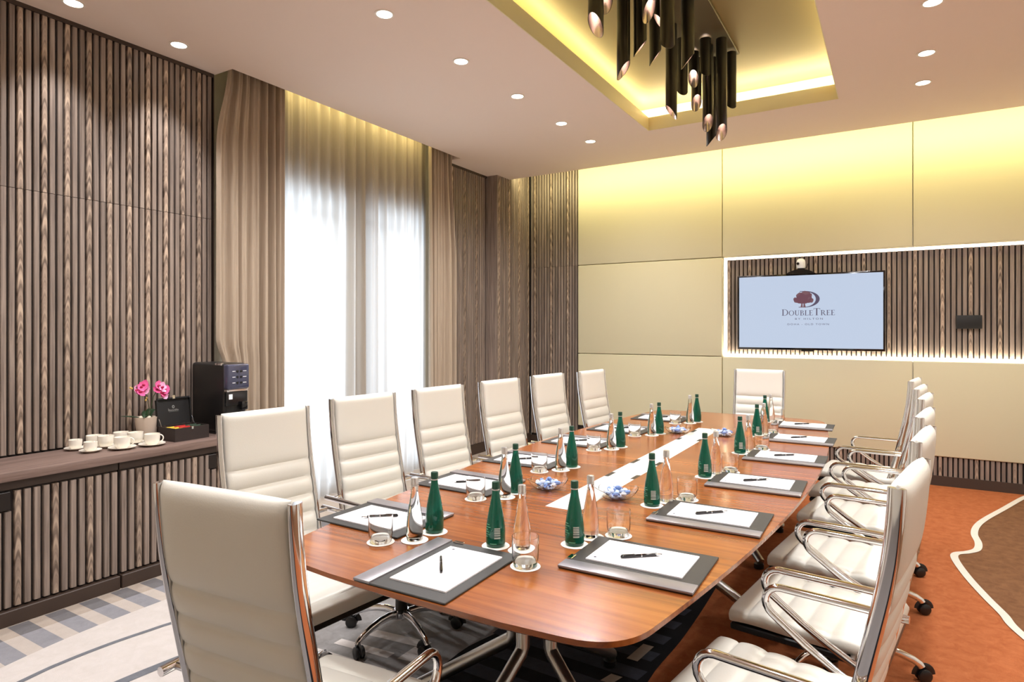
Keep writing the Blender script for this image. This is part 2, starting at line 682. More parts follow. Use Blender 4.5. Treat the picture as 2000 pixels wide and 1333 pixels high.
def ribbon(c, w, z, mat, name):
    vs, fs = [], []
    for i, (x, y) in enumerate(c):
        a, b = Vector((*c[max(i - 1, 0)], 0)), Vector((*c[min(i + 1, len(c) - 1)], 0))
        t = (b - a).normalized()
        nrm = Vector((-t.y, t.x, 0)) * w / 2
        vs += [(x - nrm.x, y - nrm.y, z), (x + nrm.x, y + nrm.y, z)]
    for i in range(len(c) - 1):
        fs.append((2 * i, 2 * i + 1, 2 * i + 3, 2 * i + 2))
    return MB().add(vs, fs).build(name, mat, floor)


ribbon(curve([(-2.75, -1.0), (-2.95, 0.6), (-3.058, 1.172), (-3.077, 1.33), (-3.073, 1.506), (-3.051, 1.666), (-3.02, 1.82), (-2.9, 2.2), (-2.75, 2.8)]), 0.026, 0.0036, 'carpet_slate', 'carpet_line')
ribbon(curve([(-2.45, -1.0), (-2.62, 0.6), (-2.70, 1.2), (-2.68, 1.6), (-2.6, 2.0)]), 0.05, 0.0036, 'carpet_slate', 'carpet_line')
# woven checks along the credenza
ycols = [0.2 + 0.0]
y = 0.56
cols = []
wid = [0.088, 0.068]
k = 0
while y < 3.4:
    cols.append((y, y + wid[k % 2], k % 2))
    y += wid[k % 2]
    k += 1


def b1_at(y):
    for a, b in zip(b1, b1[1:]):
        if a[1] <= y <= b[1]:
            return a[0] + (b[0] - a[0]) * (y - a[1]) / (b[1] - a[1])
    return b1[-1][0]


rows = [(-4.1, -3.665), (-3.665, -3.52), (-3.52, -2.9)]
for (y0, y1, par) in cols:
    for ri, (x0, x1) in enumerate(rows[1:], 1):
        m_ = [['carpet_check_dark', 'carpet_beige'], ['carpet_mid', 'carpet_check_light']][ri - 1][par]
        xa0, xa1 = min(x1, b1_at(y0)), min(x1, b1_at(y1))
        if max(xa0, xa1) <= x0 + .005:
            continue
        MB().add([(x0, y0, 0.0018), (max(x0, xa0), y0, 0.0018), (max(x0, xa1), y1, 0.0018), (x0, y1, 0.0018)], [(0, 1, 2, 3)]).build('carpet_check', m_, floor)
# cream bars laid over the grey field
for (x0, x1, y0, y1, sk) in ((-2.30, -1.90, 1.72, 1.80, .02), (-2.26, -1.84, 1.88, 1.98, .03), (-2.2, -1.9, 2.05, 2.10, .03), (-2.12, -1.82, 2.19, 2.25, .04), (-1.86, -1.74, 2.10, 2.22, .02)):
    MB().add([(x0, y0, .003), (x1, y0 + sk, .003), (x1, y1 + sk, .003), (x0, y1, .003)], [(0, 1, 2, 3)]).build('cream_bar', 'carpet_cream', floor)
# slate stripes woven into the dark field under the table
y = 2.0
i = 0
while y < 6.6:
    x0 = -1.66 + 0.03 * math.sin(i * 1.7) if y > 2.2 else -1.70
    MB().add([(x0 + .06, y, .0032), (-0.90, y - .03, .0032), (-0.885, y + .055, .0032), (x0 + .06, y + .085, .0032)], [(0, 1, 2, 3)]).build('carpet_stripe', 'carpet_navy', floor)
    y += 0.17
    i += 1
for (x0, y0, w_, h_) in ((-1.0, 2.62, .05, .16), (-1.03, 2.40, .05, .07), (-1.12, 2.22, .06, .09), (-0.98, 3.3, .04, .1)):
    MB().add([(x0, y0, .0042), (x0 + w_, y0, .0042), (x0 + w_ + .02, y0 + h_, .0042), (x0 + .02, y0 + h_, .0042)], [(0, 1, 2, 3)]).build('carpet_fleck', 'carpet_beige', floor)
wl = curve([(1.75, -0.6), (1.72, 0.6), (1.5, 1.6), (1.1, 2.5), (0.74, 3.2), (0.519, 3.796), (0.476, 4.012), (0.425, 4.229), (0.37, 4.508), (0.332, 4.80), (0.342, 4.93), (0.411, 5.005), (0.468, 5.10), (0.49, 5.26), (0.487, 5.473), (0.523, 5.704), (0.599, 5.953), (0.754, 6.354), (0.94, 6.838), (1.05, 7.06)], 8)
MB().add([(x, y, .0012) for x, y in wl] + [(XR, y, .0012) for x, y in wl], [(i, len(wl) + i, len(wl) + i + 1, i + 1) for i in range(len(wl) - 1)]).build('carpet_field', 'carpet_brown', floor)
ribbon(wl, 0.042, 0.0045, 'carpet_white', 'carpet_line')

# ------------------------------------------------------------------ walls
SLAT_MESH = {}


def slat_mesh(length, width, depth, wavy):
    key = (round(length, 3), width, depth, wavy)
    if key not in SLAT_MESH:
        w = width / 2
        b = 0.003
        mb = MB()
        # cross-section in XY, front towards +X, long along Z
        sec = [(0, -w), (depth - b, -w), (depth, -w + b), (depth, w - b), (depth - b, w), (0, w)]
        mb.prism(sec, 0, length)
        SLAT_MESH[key] = mb.mesh('slat', 'slat_wavy' if wavy else 'slat_plain')
    return SLAT_MESH[key]


def slat_run(parent, fixed, c0, c1, z0, z1, facing, pitch, width, depth=0.02, start=0, splits=None, every=3):
    """slats from c0 to c1 along Y (facing +X) or X (facing -Y); fixed is the backing plane"""
    n = int((c1 - c0) / pitch + 1e-6)
    segs = [(z0, z1)] if not splits else list(zip([z0] + [s + .0015 for s in splits], [s - .0015 for s in splits] + [z1]))
    for i in range(n):
        c = c0 + pitch * (i + 0.5)
        wavy = (i + start) % every == 2
        for (a, b) in segs:
            me = slat_mesh(b - a, width, depth, wavy)
            if facing == 'X':
                put('slat', me, parent, (fixed, c, a))
            else:
                put('slat', me, parent, (c, fixed, a), -PI / 2)


PW, SW = 0.0388, 0.0268
wall_left = struct(MB().box((-4.30, 0.2, 0), (-4.14, 2.72, 3.30)).build('wall_left', 'dark_backing'))
slat_run(wall_left, -4.14, 1.16, 2.715, 0.76, 3.225, 'X', PW, SW, 0.021, 1, [2.222])
struct(MB().box((-4.14, 0.2, 3.226), (-4.113, 2.72, 3.25)).build('trim_1', 'dark_trim'))
wall_near = struct(MB().box((-4.30, YB, 0), (-4.14, 0.2, 3.30)).build('wall_left', 'room_wall'))

# window wall with two tall openings behind the sheers
mbw = MB()
WZ = 2.66
struct(MB().box((-4.28, 2.722, 0), (-4.125, 2.729, 3.75)).build('trim_2', 'dark_trim'))
mbw.box((-4.40, 2.72, WZ), (-4.28, 5.45, 3.75)).box((-4.40, 2.72, 0), (-4.28, 3.12, WZ)).box((-4.40, 5.2, 0), (-4.28, 5.45, WZ)).box((-4.40, 4.16, 0), (-4.28, 4.36, WZ)).box((-4.40, 3.12, 0), (-4.28, 5.2, 0.06))
wall_win = struct(mbw.build('wall_window', 'room_wall'))
for k, (y0, y1) in enumerate(((3.12, 4.16), (4.36, 5.2))):
    fr = MB()
    for (a, b) in (((-4.37, y0, .06), (-4.31, y0 + .05, WZ)), ((-4.37, y1 - .05, .06), (-4.31, y1, WZ)), ((-4.37, y0, .06), (-4.31, y1, .11)), ((-4.37, y0, WZ - .05), (-4.31, y1, WZ)), ((-4.37, y0, 2.44), (-4.31, y1, 2.49))):
        fr.box(a, b)
    wn = struct(fr.build('window_%d' % (k + 1), 'window_frame'))
    MB().box((-4.345, y0 + .05, .11), (-4.338, y1 - .05, 2.44)).build('pane', 'window_glass', wn)
    MB().box((-4.345, y0 + .05, 2.49), (-4.338, y1 - .05, WZ - .05)).build('pane', 'window_glass', wn)
# far slatted stretches of the left wall
wall_corner = struct(MB().box((-4.30, 5.45, 0), (-4.14, 6.22, 3.30)).build('wall_corner', 'dark_backing'))
slat_run(wall_corner, -4.14, 5.455, 6.215, 0.12, 3.225, 'X', PW, SW, 0.021, 0, every=6)
MB().box((-4.14, 5.45, 0), (-4.11, 6.22, .115)).build('plinth', 'dark_trim', wall_corner)
MB().box((-4.14, 5.45, 3.226), (-4.113, 6.22, 3.25)).build('cornice', 'dark_trim', wall_corner)
wall_pier = struct(MB().box((-4.30, 6.24, 0), (-3.99, 7.2, 3.75)).build('wall_pier', 'dark_backing'))
MB().box((-4.14, 6.222, 0), (-3.972, 6.24, 3.25)).build('return_board', 'slat_plain', wall_pier)
slat_run(wall_pier, -3.99, 6.245, 7.0, 0.12, 3.5, 'X', PW, SW, 0.021, 2, every=6)
MB().box((-3.99, 6.24, 0), (-3.96, 7.0, .115)).build('plinth', 'dark_trim', wall_pier)

# back wall: structure with the niche, leather panels, slats
mb = MB()
mb.box((-4.3, 7.06, 0), (XR + .2, 7.3, NZ0)).box((-4.3, 7.06, NZ1), (XR + .2, 7.3, 3.75)).box((-4.3, 7.06, NZ0), (NX0, 7.3, NZ1)).box((NX1, 7.06, NZ0), (XR + .2, 7.3, NZ1)).box((NX0, 7.17, NZ0), (NX1, 7.3, NZ1))
wall_back = struct(mb.build('wall_back', 'room_wall'))
cols_x = [-3.30, -1.583, 0.156, 1.89, 2.6]
g = 0.003
for j in range(4):
    x0, x1 = cols_x[j] + g, cols_x[j + 1] - g
    for (z0, z1, rowk) in ((0.27, NZ0 - g, 0), (NZ0 + g, NZ1 - g, 1), (NZ1 + g, 3.6, 2)):
        if rowk == 1 and j in (1, 2):
            continue
        MB().box((x0, 7.0, z0), (x1, 7.06, z1)).build('panel', 'wall_leather', wall_back, 0.008, 3)
MB().box((-3.97, 7.035, 0), (-3.30, 7.06, 3.6)).build('slat_backing', 'dark_backing', wall_back)
slat_run(wall_back, 7.035, -3.968, -3.305, 0.12, 3.6, 'Y', PW, SW, 0.021, 1, [2.222], every=6)
MB().box((-3.97, 7.005, 0), (XR, 7.06, .09)).build('plinth', 'dark_trim', wall_back)
MB().box((-3.30, 7.04, .09), (XR, 7.06, .27)).build('wainscot_backing', 'dark_backing', wall_back)
slat_run(wall_back, 7.04, -1.9, 1.95, 0.09, 0.267, 'Y', 0.0388, 0.027, 0.026, 0, every=7)
# floating slat panel in the niche
MB().box((NX0 + .035, 7.075, NZ0 + .03), (NX1 - .035, 7.10, NZ1 - .03)).build('niche_panel', 'dark_backing', wall_back)
slat_run(wall_back, 7.075, NX0 + .035, NX1 - .035, NZ0 + .03, NZ1 - .03, 'Y', 0.0425, 0.031, 0.022, 2, every=5)
# rest of the shell
struct(MB().box((XR, YB, 0), (XR + .15, 7.06, 3.75)).build('wall_right', 'room_wall'))
struct(MB().box((-4.3, YB - .15, 0), (XR + .15, YB, 3.75)).build('wall_rear', 'room_wall'))

# ------------------------------------------------------------------ ceiling
mb = MB()
S0, S1 = CEIL, CEIL + .12
mb.box((-4.14, YB, S0), (TX0, 2.73, S1))
mb.box((-3.92, 2.73, S0), (TX0, 5.42, S1))
mb.box((-4.14, 5.42, S0), (TX0, 6.24, S1))
mb.box((-3.99, 6.24, S0), (TX0, 6.50, S1))
mb.box((TX0, YB, S0), (TX1, TY0, S1))
mb.box((TX0, TY1, S0), (TX1, 6.50, S1))
mb.box((TX1, YB, S0), (XR, 6.50, S1))
ceiling = struct(mb.build('ceiling', 'ceiling_paint'))
SB = 0.15
rim = MB()
# tray lip faces (a painted facing board) and the set-back cove walls
rim.box((TX0, TY0, S0 + .001), (TX0 + .006, TY1, S1)).box((TX0, TY1 - .006, S0 + .001), (TX1, TY1, S1)).box((TX1 - .006, TY0, S0 + .001), (TX1, TY1, S1)).box((TX0, TY0, S0 + .001), (TX1, TY0 + .006, S1))
rim.build('tray_lip', 'tray_paint', ceiling)
cw = MB()
cw.box((TX0 - SB - .03, TY0 - SB, S1), (TX0 - SB, TY1 + SB, 3.5)).box((TX1 + SB, TY0 - SB, S1), (TX1 + SB + .03, TY1 + SB, 3.5)).box((TX0 - SB - .03, TY1 + SB, S1), (TX1 + SB + .03, TY1 + SB + .03, 3.5)).box((TX0 - SB - .03, TY0 - SB - .03, S1), (TX1 + SB + .03, TY0 - SB, 3.5))
cw.build('tray_cove', 'trim_white', ceiling)
MB().box((TX0 - SB - .03, TY0 - SB - .03, 3.50), (TX1 + SB + .03, TY1 + SB + .03, 3.53)).build('tray_top', 'tray_gold', ceiling)
struct(MB().box((-4.45, YB - .1, 3.75), (XR + .2, 7.3, 3.85)).build('ceiling', 'room_wall'))
struct(MB().box((-4.45, YB, 3.3), (-4.30, 2.72, 3.75)).box((-4.45, 5.45, 3.3), (-4.30, 7.1, 3.75)).build('wall_left', 'room_wall'))

# downlights
dl_me = MB().lathe([(0.045, -0.004), (0.056, -0.004), (0.056, 0.0), (0.045, 0.0)], 24, closed=True).mesh('ring', 'trim_white')
lens_me = MB().lathe([(0.001, -0.001), (0.045, -0.001), (0.045, 0.002), (0.001, 0.002)], 24).mesh('lens', 'downlight_lens')


def downlight(x, y, label, power, spread=158, group=None):
    d = empty('downlight', (x, y, CEIL))
    put('ring', dl_me, d)
    put('lens', lens_me, d)
    tag(d, label, 'downlight', group)
    ld = bpy.data.lights.new('downlight_lamp', 'SPOT')
    ld.energy = power
    ld.color = WARM
    ld.spot_size = R(spread)
    ld.spot_blend = 0.7
    ld.shadow_soft_size = 0.04
    lo = bpy.data.objects.new('lamp', ld)
    COL.objects.link(lo)
    lo.parent = d
    lo.location = (0, 0, -0.012)
    return d


GD = 'recessed round ceiling downlights'
for i, yy in enumerate((2.703, 3.448, 4.192, 4.948, 5.567)):
    downlight(-2.49, yy, 'round recessed downlight, %s from the camera in the window-side ceiling row' % ORD[i], 48, group=GD)
for i, yy in enumerate((4.17, 4.916, 5.498)):
    downlight(0.185, yy, 'round recessed downlight, %s from the camera in the row over the orange carpet' % ORD[i], 38, group=GD)
for i, yy in enumerate((1.721, 2.321)):
    downlight(-3.875, yy, 'round recessed downlight close to the slatted wall, %s' % ('cut by the top of the picture' if i == 0 else 'nearer the curtain'), 32, 80, group=GD)
for (xx, yy) in ((-2.49, 1.95), (-2.49, 1.2), (-2.49, 0.45), (0.185, 3.42), (0.185, 2.68), (0.185, 1.93), (0.185, 1.2), (1.75, 4.9), (1.75, 3.4), (1.75, 1.9), (-1.1, 0.6)):  # unseen downlights, added to give the room more light
    downlight(xx, yy, 'added round recessed downlight, unseen in the ceiling above the picture', 38 if xx > 0 else 44, group='added downlights above the picture')

# ------------------------------------------------------------------ curtains
def cloth(name, y0, y1, xc, z0, z1, folds, amp, mat, seed, parent=None, flare=None, ny=160, nz=14, thick=0.003):
    rnd = random.Random(seed)
    ph = [rnd.uniform(0, 6.28) for _ in range(5)]
    vs, fs = [], []
    for j in range(nz + 1):
        t = j / nz
        z = z1 + (z0 - z1) * t
        for i in range(ny + 1):
            s = i / ny
            y = y0 + (y1 - y0) * s
            if flare:
                y += flare(t)[0] * (1 - s) ** 3 + flare(t)[1] * s ** 3
            q = s * folds * 2 * PI
            x = math.sin(q + 0.7 * math.sin(q * 0.37 + ph[0]) + 0.25 * t * math.sin(s * 9 + ph[1]))
            x = math.copysign(abs(x) ** 0.75, x)
            a = amp * (0.75 + 0.3 * math.sin(s * 7 + ph[2])) * (0.8 + 0.25 * t)
            x2 = 0.25 * amp * math.sin(q * 2.3 + ph[3] + t)
            y += 0.012 * math.sin(q * 0.5 + ph[4]) * t
            vs.append((xc + x * a + x2, y, z))
    for j in range(nz):
        for i in range(ny):
            a = j * (ny + 1) + i
            fs.append((a, a + 1, a + ny + 2, a + ny + 1))
    o = MB().add(vs, fs).build(name, mat, parent, angle=80)
    if thick:
        md = o.modifiers.new('thickness', 'SOLIDIFY')
        md.thickness = thick
    return o


def step01(a, b, t):
    u = max(0.0, min(1.0, (t - a) / (b - a)))
    return u * u * (3 - 2 * u)


# the fold next to the wall spreads in front of the slats and is tucked in behind the coffee machine
dl = cloth('curtain', 2.775, 3.26, -4.045, 0.01, 3.42, 6.5, 0.034, 'drape', 3, nz=60, flare=lambda t: (-0.09 * step01(.03, .2, t) * (1 - step01(.60, .66, t)) - .03 * step01(.6, .66, t), 0.0))
tag(dl, 'heavy taupe drape hanging beside the coffee machine at the slatted wall', 'curtain', 'window curtains')
dr = cloth('curtain', 5.02, 5.41, -4.035, 0.01, 3.42, 5.5, 0.036, 'drape', 8, nz=30, flare=lambda t: (0.02 * t, 0.10 * step01(.04, .4, t)))
tag(dr, 'heavy taupe drape at the far end of the window, by the narrow corner slats', 'curtain', 'window curtains')
sh = cloth('sheer_curtain', 3.10, 5.16, -4.17, 0.01, 3.42, 15, 0.042, 'sheer', 21, ny=420, thick=0)
tag(sh, 'white translucent sheer curtain glowing with daylight between the two drapes', 'curtain', 'window curtains')

# ------------------------------------------------------------------ credenza
CZ0, CX0 = 0.075, -3.712
for (y0, y1, hy, lab) in ((0.80, 1.866, 1.335, 'low slatted wood cabinet at the left edge of the picture'), (1.874, 2.715, 2.43, 'low slatted wood cabinet under the tea box and coffee machine')):
    cab = empty('cabinet', (-3.9, (y0 + y1) / 2, 0))
    tag(cab, lab, 'cabinet', 'credenza cabinets')
    o = cab.location

    def rel(mb):
        return mb.xf(Matrix.Translation(-Vector(o)))
    rel(MB().box((-4.11, y0, CZ0), (CX0, y1, 0.705))).build('body', 'dark_backing', cab)
    rel(MB().box((-4.11, y0, 0), (-3.672, y1, CZ0))).build('plinth', 'dark_trim', cab, 0.004, 1)
    rel(MB().box((CX0, y0, .66), (CX0 + .012, y1, 0.704))).build('top_rail', 'dark_trim', cab)
    n = round((y1 - y0) / .0412)
    pit = (y1 - y0) / n
    for i in range(n):
        c = y0 + pit * (i + .5)
        wv = (i % 4 == 2)
        if abs(c - hy) < .03:
            a = (CZ0 + .012, .555)
        else:
            a = (CZ0 + .012, .652)
        me = slat_mesh(a[1] - a[0], .0275, .022, wv)
        put('slat', me, cab, (CX0 - o.x, c - o.y, a[0]))
    rel(MB().box((CX0, hy - .028, .562), (CX0 + .024, hy + .028, .652))).build('handle_plate', 'bronze', cab, 0.003, 1)
wt = MB().box((-4.117, 0.78, 0.706), (-3.665, 2.718, 0.75)).build('worktop', 'worktop_wood', None, 0.003, 2)
tag(wt, 'long brown wood worktop along the slatted wall, carrying the cups', 'worktop')
WTZ = 0.75

# cups and saucers
def cup_mesh(r, h):
    b = MB()
    b.lathe([(0.001, 0), (r * .62, 0), (r * .66, .004), (r * .9, h * .25), (r, h * .6), (r, h), (r - .003, h), (r - .004, h * .6), (r * .86, h * .28), (r * .55, .008), (0.001, .008)], 28)
    return b.mesh('bowl', 'porcelain', angle=50)


def handle_mesh(r, h):
    pts = []
    for k in range(11):
        a = -PI * 0.62 + PI * 1.24 * k / 10
        pts.append((r * 0.93 + h * .34 * math.cos(a) * 0.95 - .002, 0, h * .56 + h * .33 * math.sin(a)))
    return MB().sweep(pts, .0035, .004, 8, up=(0, 1, 0)).mesh('handle', 'porcelain', angle=70)


def saucer_mesh(r):
    return MB().lathe([(0.001, 0), (r * .55, 0), (r * .62, .003), (r, .013), (r, .015), (r * .6, .006), (r * .45, .005), (0.001, .005)], 32).mesh('saucer', 'porcelain', angle=60)


big, small = (cup_mesh(.043, .066), handle_mesh(.043, .066)), (cup_mesh(.034, .055), handle_mesh(.034, .055))
sau_b, sau_s = saucer_mesh(.072), saucer_mesh(.056)
for (x, y, sz, sau, ha, lab) in (
        (-4.03, 1.80, 0, 's', 2.2, 'small white cup farthest left, near the slatted wall'),
        (-3.885, 1.812, 0, 's', 2.0, 'small white cup at the front edge, left end of the group'),
        (-3.828, 1.955, 1, 'b', .9, 'white coffee cup at the front, middle of the group'),
        (-3.79, 2.105, 1, 'b', 1.0, 'white coffee cup nearest the tea box, handle towards it'),
        (-3.958, 1.928, 1, 's', 2.4, 'white coffee cup in the middle, behind the front cups'),
        (-3.935, 2.085, 1, 's', 2.6, 'white coffee cup in front of the orchid pot'),
        (-4.062, 1.915, 1, '', 2.4, 'white coffee cup without saucer, at the back on the left'),
        (-4.05, 2.06, 1, '', 2.4, 'white coffee cup without saucer, at the back beside the orchid')):
    zz = WTZ
    if sau:
        s_ = put('saucer', sau_b if sau == 'b' else sau_s, None, (x, y, WTZ))
        tag(s_, 'white saucer under the ' + lab, 'saucer', 'saucers on the worktop')
        zz += .005
    c_ = empty('cup', (x, y, zz), ha)
    put('bowl', (small, big)[sz][0], c_)
    put('handle', (small, big)[sz][1], c_)
    tag(c_, lab, 'cup', 'cups on the worktop')

# orchid
orc = tag(empty('potted_orchid', (-4.022, 2.20, WTZ)), 'pink orchid in a pale clay pot beside the open tea box', 'plant')
MB().lathe([(0.001, 0), (.050, 0), (.053, .01), (.066, .145), (.061, .145), (.056, .12), (0.001, .12)], 32).build('pot', 'pot_clay', orc, angle=45)
mo = MB()
rnd = random.Random(5)
for k in range(16):
    a, rr = rnd.uniform(0, 6.28), rnd.uniform(0, .045)
    mo.ell((rr * math.cos(a), rr * math.sin(a), .128 + rnd.uniform(0, .014)), (.014, .012, .01), 7, 5)
mo.build('moss', 'moss_white', orc, angle=60)


def leaf_mb(az, length, lift, width):
    vs, fs = [], []
    n = 9
    for i in range(n + 1):
        t = i / n
        w_ = width * math.sin(PI * min(1, .12 + .88 * t) ** .8) * .5 + .001
        r_ = .01 + length * t
        z_ = .13 + lift * t - lift * .75 * t * t * (1 if lift > .06 else .4)
        for sgn, dz in ((-1, .006), (0, 0), (1, .006)):
            vs.append((r_, sgn * w_, z_ + dz * math.sin(PI * t)))
    for i in range(n):
        for k in range(2):
            a = i * 3 + k
            fs.append((a, a + 1, a + 4, a + 3))
    return MB().add(vs, fs).xf(Matrix.Rotation(az, 4, 'Z'))


for (az, L_, lf, w_) in ((R(-112), .13, .04, .035), (R(95), .07, .15, .036), (R(130), .08, .16, .034), (R(160), .09, .06, .036), (R(-40), .07, .07, .03)):
    lo = leaf_mb(az, L_, lf, w_).build('leaf', 'leaf_green', orc, angle=70)
    md = lo.modifiers.new('thickness', 'SOLIDIFY')
    md.thickness = .002
for pts in ([(0, .005, .12), (.005, .012, .2), (.004, .0, .28), (.01, -.03, .325), (.012, -.065, .335), (.01, -.085, .325)], [(.005, .01, .12), (.012, .02, .2), (.015, .035, .27), (.02, .055, .31), (.025, .08, .315), (.03, .1, .30)]):
    MB().sweep(pts, .0025, None, 6).build('stem', 'stem_green', orc, angle=70)


def flower(pos, yaw, pitch, s, mats):
    fl = MB()
    for k in range(5):
        a = 2 * PI * k / 5 + PI / 2
        big_ = 1.0 if k in (1, 4) else .8
        vs = []
        n = 7
        for i in range(n + 1):
            t = i / n
            w_ = s * .52 * big_ * math.sin(PI * (0.08 + .9 * t)) + .0005
            vs += [(t * s * big_, -w_, .25 * s * t * t), (t * s * big_, 0, .25 * s * t * t - .06 * s), (t * s * big_, w_, .25 * s * t * t)]
        fs = []
        for i in range(n):
            for q in range(2):
                b_ = i * 3 + q
                fs.append((b_, b_ + 1, b_ + 4, b_ + 3))
        st = len(fl.v)
        fl.add(vs, fs)
        fl.xf(Matrix.Rotation(a, 4, 'Z'), st)
    Mx = Matrix.Translation(pos) @ Matrix.Rotation(yaw, 4, 'Z') @ Matrix.Rotation(pitch, 4, 'Y')
    fl.xf(Mx)
    f_ = fl.build('flower', mats, orc, angle=70)
    MB().ell((0, 0, .003), (s * .22, s * .28, s * .3), 8, 6).xf(Mx).build('lip', 'orchid_lip', f_, angle=70)


for i, (dx, dy, dz) in enumerate(((.012, -.02, .32), (.015, -.045, .335), (.02, -.055, .305), (.01, -.075, .318), (.012, -.028, .345), (.02, .05, .312), (.028, .078, .325), (.03, .07, .29), (.025, .1, .305), (.03, .09, .276), (.02, .06, .335))):
    flower((dx + .008, dy, dz), R(-40 + 23 * (i % 4)), R(72 - 9 * (i % 3)), (.036, .032)[i % 2], 'orchid_pink' if i % 3 else 'orchid_pale')
for p_ in ((.01, -.095, .33), (.012, -.105, .335), (.03, .115, .31), (.01, -.005, .262), (.012, -.012, .25)):
    MB().ell(p_, (.005, .006, .007), 8, 6).build('bud', 'orchid_bud', orc, angle=70)

# tea box
tb = tag(empty('tea_box', (-3.865, 2.348, WTZ)), 'dark wooden tea box standing open on the worktop beside the orchid', 'box')
t_ = MB()
bx0, bx1, by0, by1, bh = -.092, .092, -.112, .112, .082
t_.box((bx0, by0, 0), (bx1, by1, .006)).box((bx0, by0, .006), (bx0 + .006, by1, bh)).box((bx1 - .006, by0, .006), (bx1, by1, bh)).box((bx0 + .006, by0, .006), (bx1 - .006, by0 + .006, bh)).box((bx0 + .006, by1 - .006, .006), (bx1 - .006, by1, bh))
t_.build('tray', 'box_wood', tb)
for yy in (-.038, .036):
    MB().box((bx0 + .006, yy - .002, .006), (bx1 - .006, yy + .002, bh - .012)).build('divider', 'box_wood', tb)
Ml = Matrix.Translation((bx0 + .004, 0, bh)) @ Matrix.Rotation(R(-8), 4, 'Y')
lid = MB().box((-.022, by0, .002), (-.014, by1, .166)).box((-.014, by0, .002), (0, by0 + .006, .166)).box((-.014, by1 - .006, .002), (0, by1, .166)).box((-.014, by0 + .006, .176), (0, by1 - .006, .166)).xf(Ml).build('lid', 'black_matte', tb)
MB().box((-.02, -.008, .166), (.002, .008, .188)).xf(Ml).build('catch', 'chrome', lid)
for yy in (by0 + .004, by1 - .004):
    MB().sweep([(bx0 + .03, yy, bh - .002), (bx0 + .012, yy, bh + .03), (bx0 + .002, yy, bh + .045)], .002, None, 6).build('hinge_stay', 'chrome', tb)
# crest and script line printed inside the lid
em = MB()
for k in range(8):
    a = 2 * PI * k / 8
    em.box((-.0134, math.cos(a) * .006 - .0025, .115 + math.sin(a) * .008 - .0025), (-.0128, math.cos(a) * .006 + .0025, .115 + math.sin(a) * .008 + .0025))
xs = -.034
rn = random.Random(11)
while xs < .034:
    w_ = rn.uniform(.003, .006)
    hgt = rn.uniform(.006, .011) if xs > -.03 else .016
    em.box((-.0134, xs, .09), (-.0128, xs + w_ * .55, .09 + hgt))
    em.box((-.0134, xs, .09), (-.0128, xs + w_, .0925))
    xs += w_ + .0016
em.box((-.0134, -.03, .084), (-.0128, .032, .0852))
em.xf(Ml).build('printed_emblem', 'print_silver', lid)
MB().box((bx1 - .002, -.006, bh - .014), (bx1 + .003, .006, bh + .003)).build('catch', 'chrome', tb)
sach = MB().box((-.0028, -.031, 0), (.0028, .031, .066)).mesh('tea_sachet', 'yellow_foil', 0.002, 1)
sach_r, sach_g = sach.copy(), sach.copy()
sach_r.materials[0] = MATS['red_foil']
sach_g.materials[0] = MATS['green_foil']
for (cy_, me, colr) in ((-.074, sach, 'yellow'), (-.001, sach_r, 'red'), (.073, sach_g, 'grey-green')):
    for k in range(9):
        s_ = put('tea_sachet', me, None, (-3.865 - .066 + k * .0165, 2.348 + cy_, WTZ + .0075 + .003 * (k % 3)))
        tag(s_, '%s tea sachet standing in the open wooden tea box' % colr, 'tea sachet', '%s tea sachets in the box' % colr)

# coffee machine
cm = tag(empty('coffee_machine', (-3.89, 2.622, WTZ)), 'tall black coffee machine with a row of buttons, in front of the drape', 'coffee machine')
w2 = .083
MB().box((-.205, -w2, .012), (.165, w2, .47)).build('body', 'black_plastic', cm, 0.022, 4)
MB().box((-.19, -w2 + .01, 0), (.2, w2 - .01, .018)).build('foot', 'black_plastic', cm, 0.004, 1)
MB().box((.14, -w2 + .002, .30), (.195, w2 - .002, .465)).build('control_panel', 'machine_panel', cm, 0.012, 3)
MB().box((.15, -w2 + .004, .285), (.185, w2 - .004, .30)).build('trim_band', 'chrome', cm, 0.002, 1)
MB().box((.15, -w2 + .004, .02), (.205, w2 - .004, .075)).build('drip_tray', 'black_gloss', cm, 0.004, 1)
MB().box((.155, -w2 + .004, .19), (.178, w2 - .004, .285)).build('lower_front', 'black_gloss', cm, 0.003, 1)
MB().box((.17, .02, .16), (.2, .065, .215)).build('spout', 'black_gloss', cm, 0.005, 2)
MB().box((.1782, -.062, .235), (.1792, -.036, .268)).build('sticker', 'paper', cm)
MB().lathe([(.006, 0), (.006, .1), (.009, .105), (.009, .115), (.001, .118)], 10, (.05, .0, .468)).xf(Matrix.Identity(4)).build('top_handle', 'brushed_steel', cm) if False else MB().box((.06, -w2 - .002, .455), (.13, -w2 + .02, .474)).build('top_trim', 'chrome', cm, 0.004, 1)
for r_ in range(3):
    for s_, yy in ((-1, -.012), (1, .016)):
        b_ = MB().lathe([(.001, 0), (.0075, 0), (.0075, .004), (.001, .005)], 14, axis='X', c=(.194, yy, .418 - r_ * .038)).build('button', 'black_plastic', cm, angle=60)
        MB().box((.1946, yy + (s_ * .014 if s_ > 0 else -.036), .417 - r_ * .038), (.1952, yy + (.04 if s_ > 0 else -.014), .4205 - r_ * .038)).build('button_text', 'paper', cm)

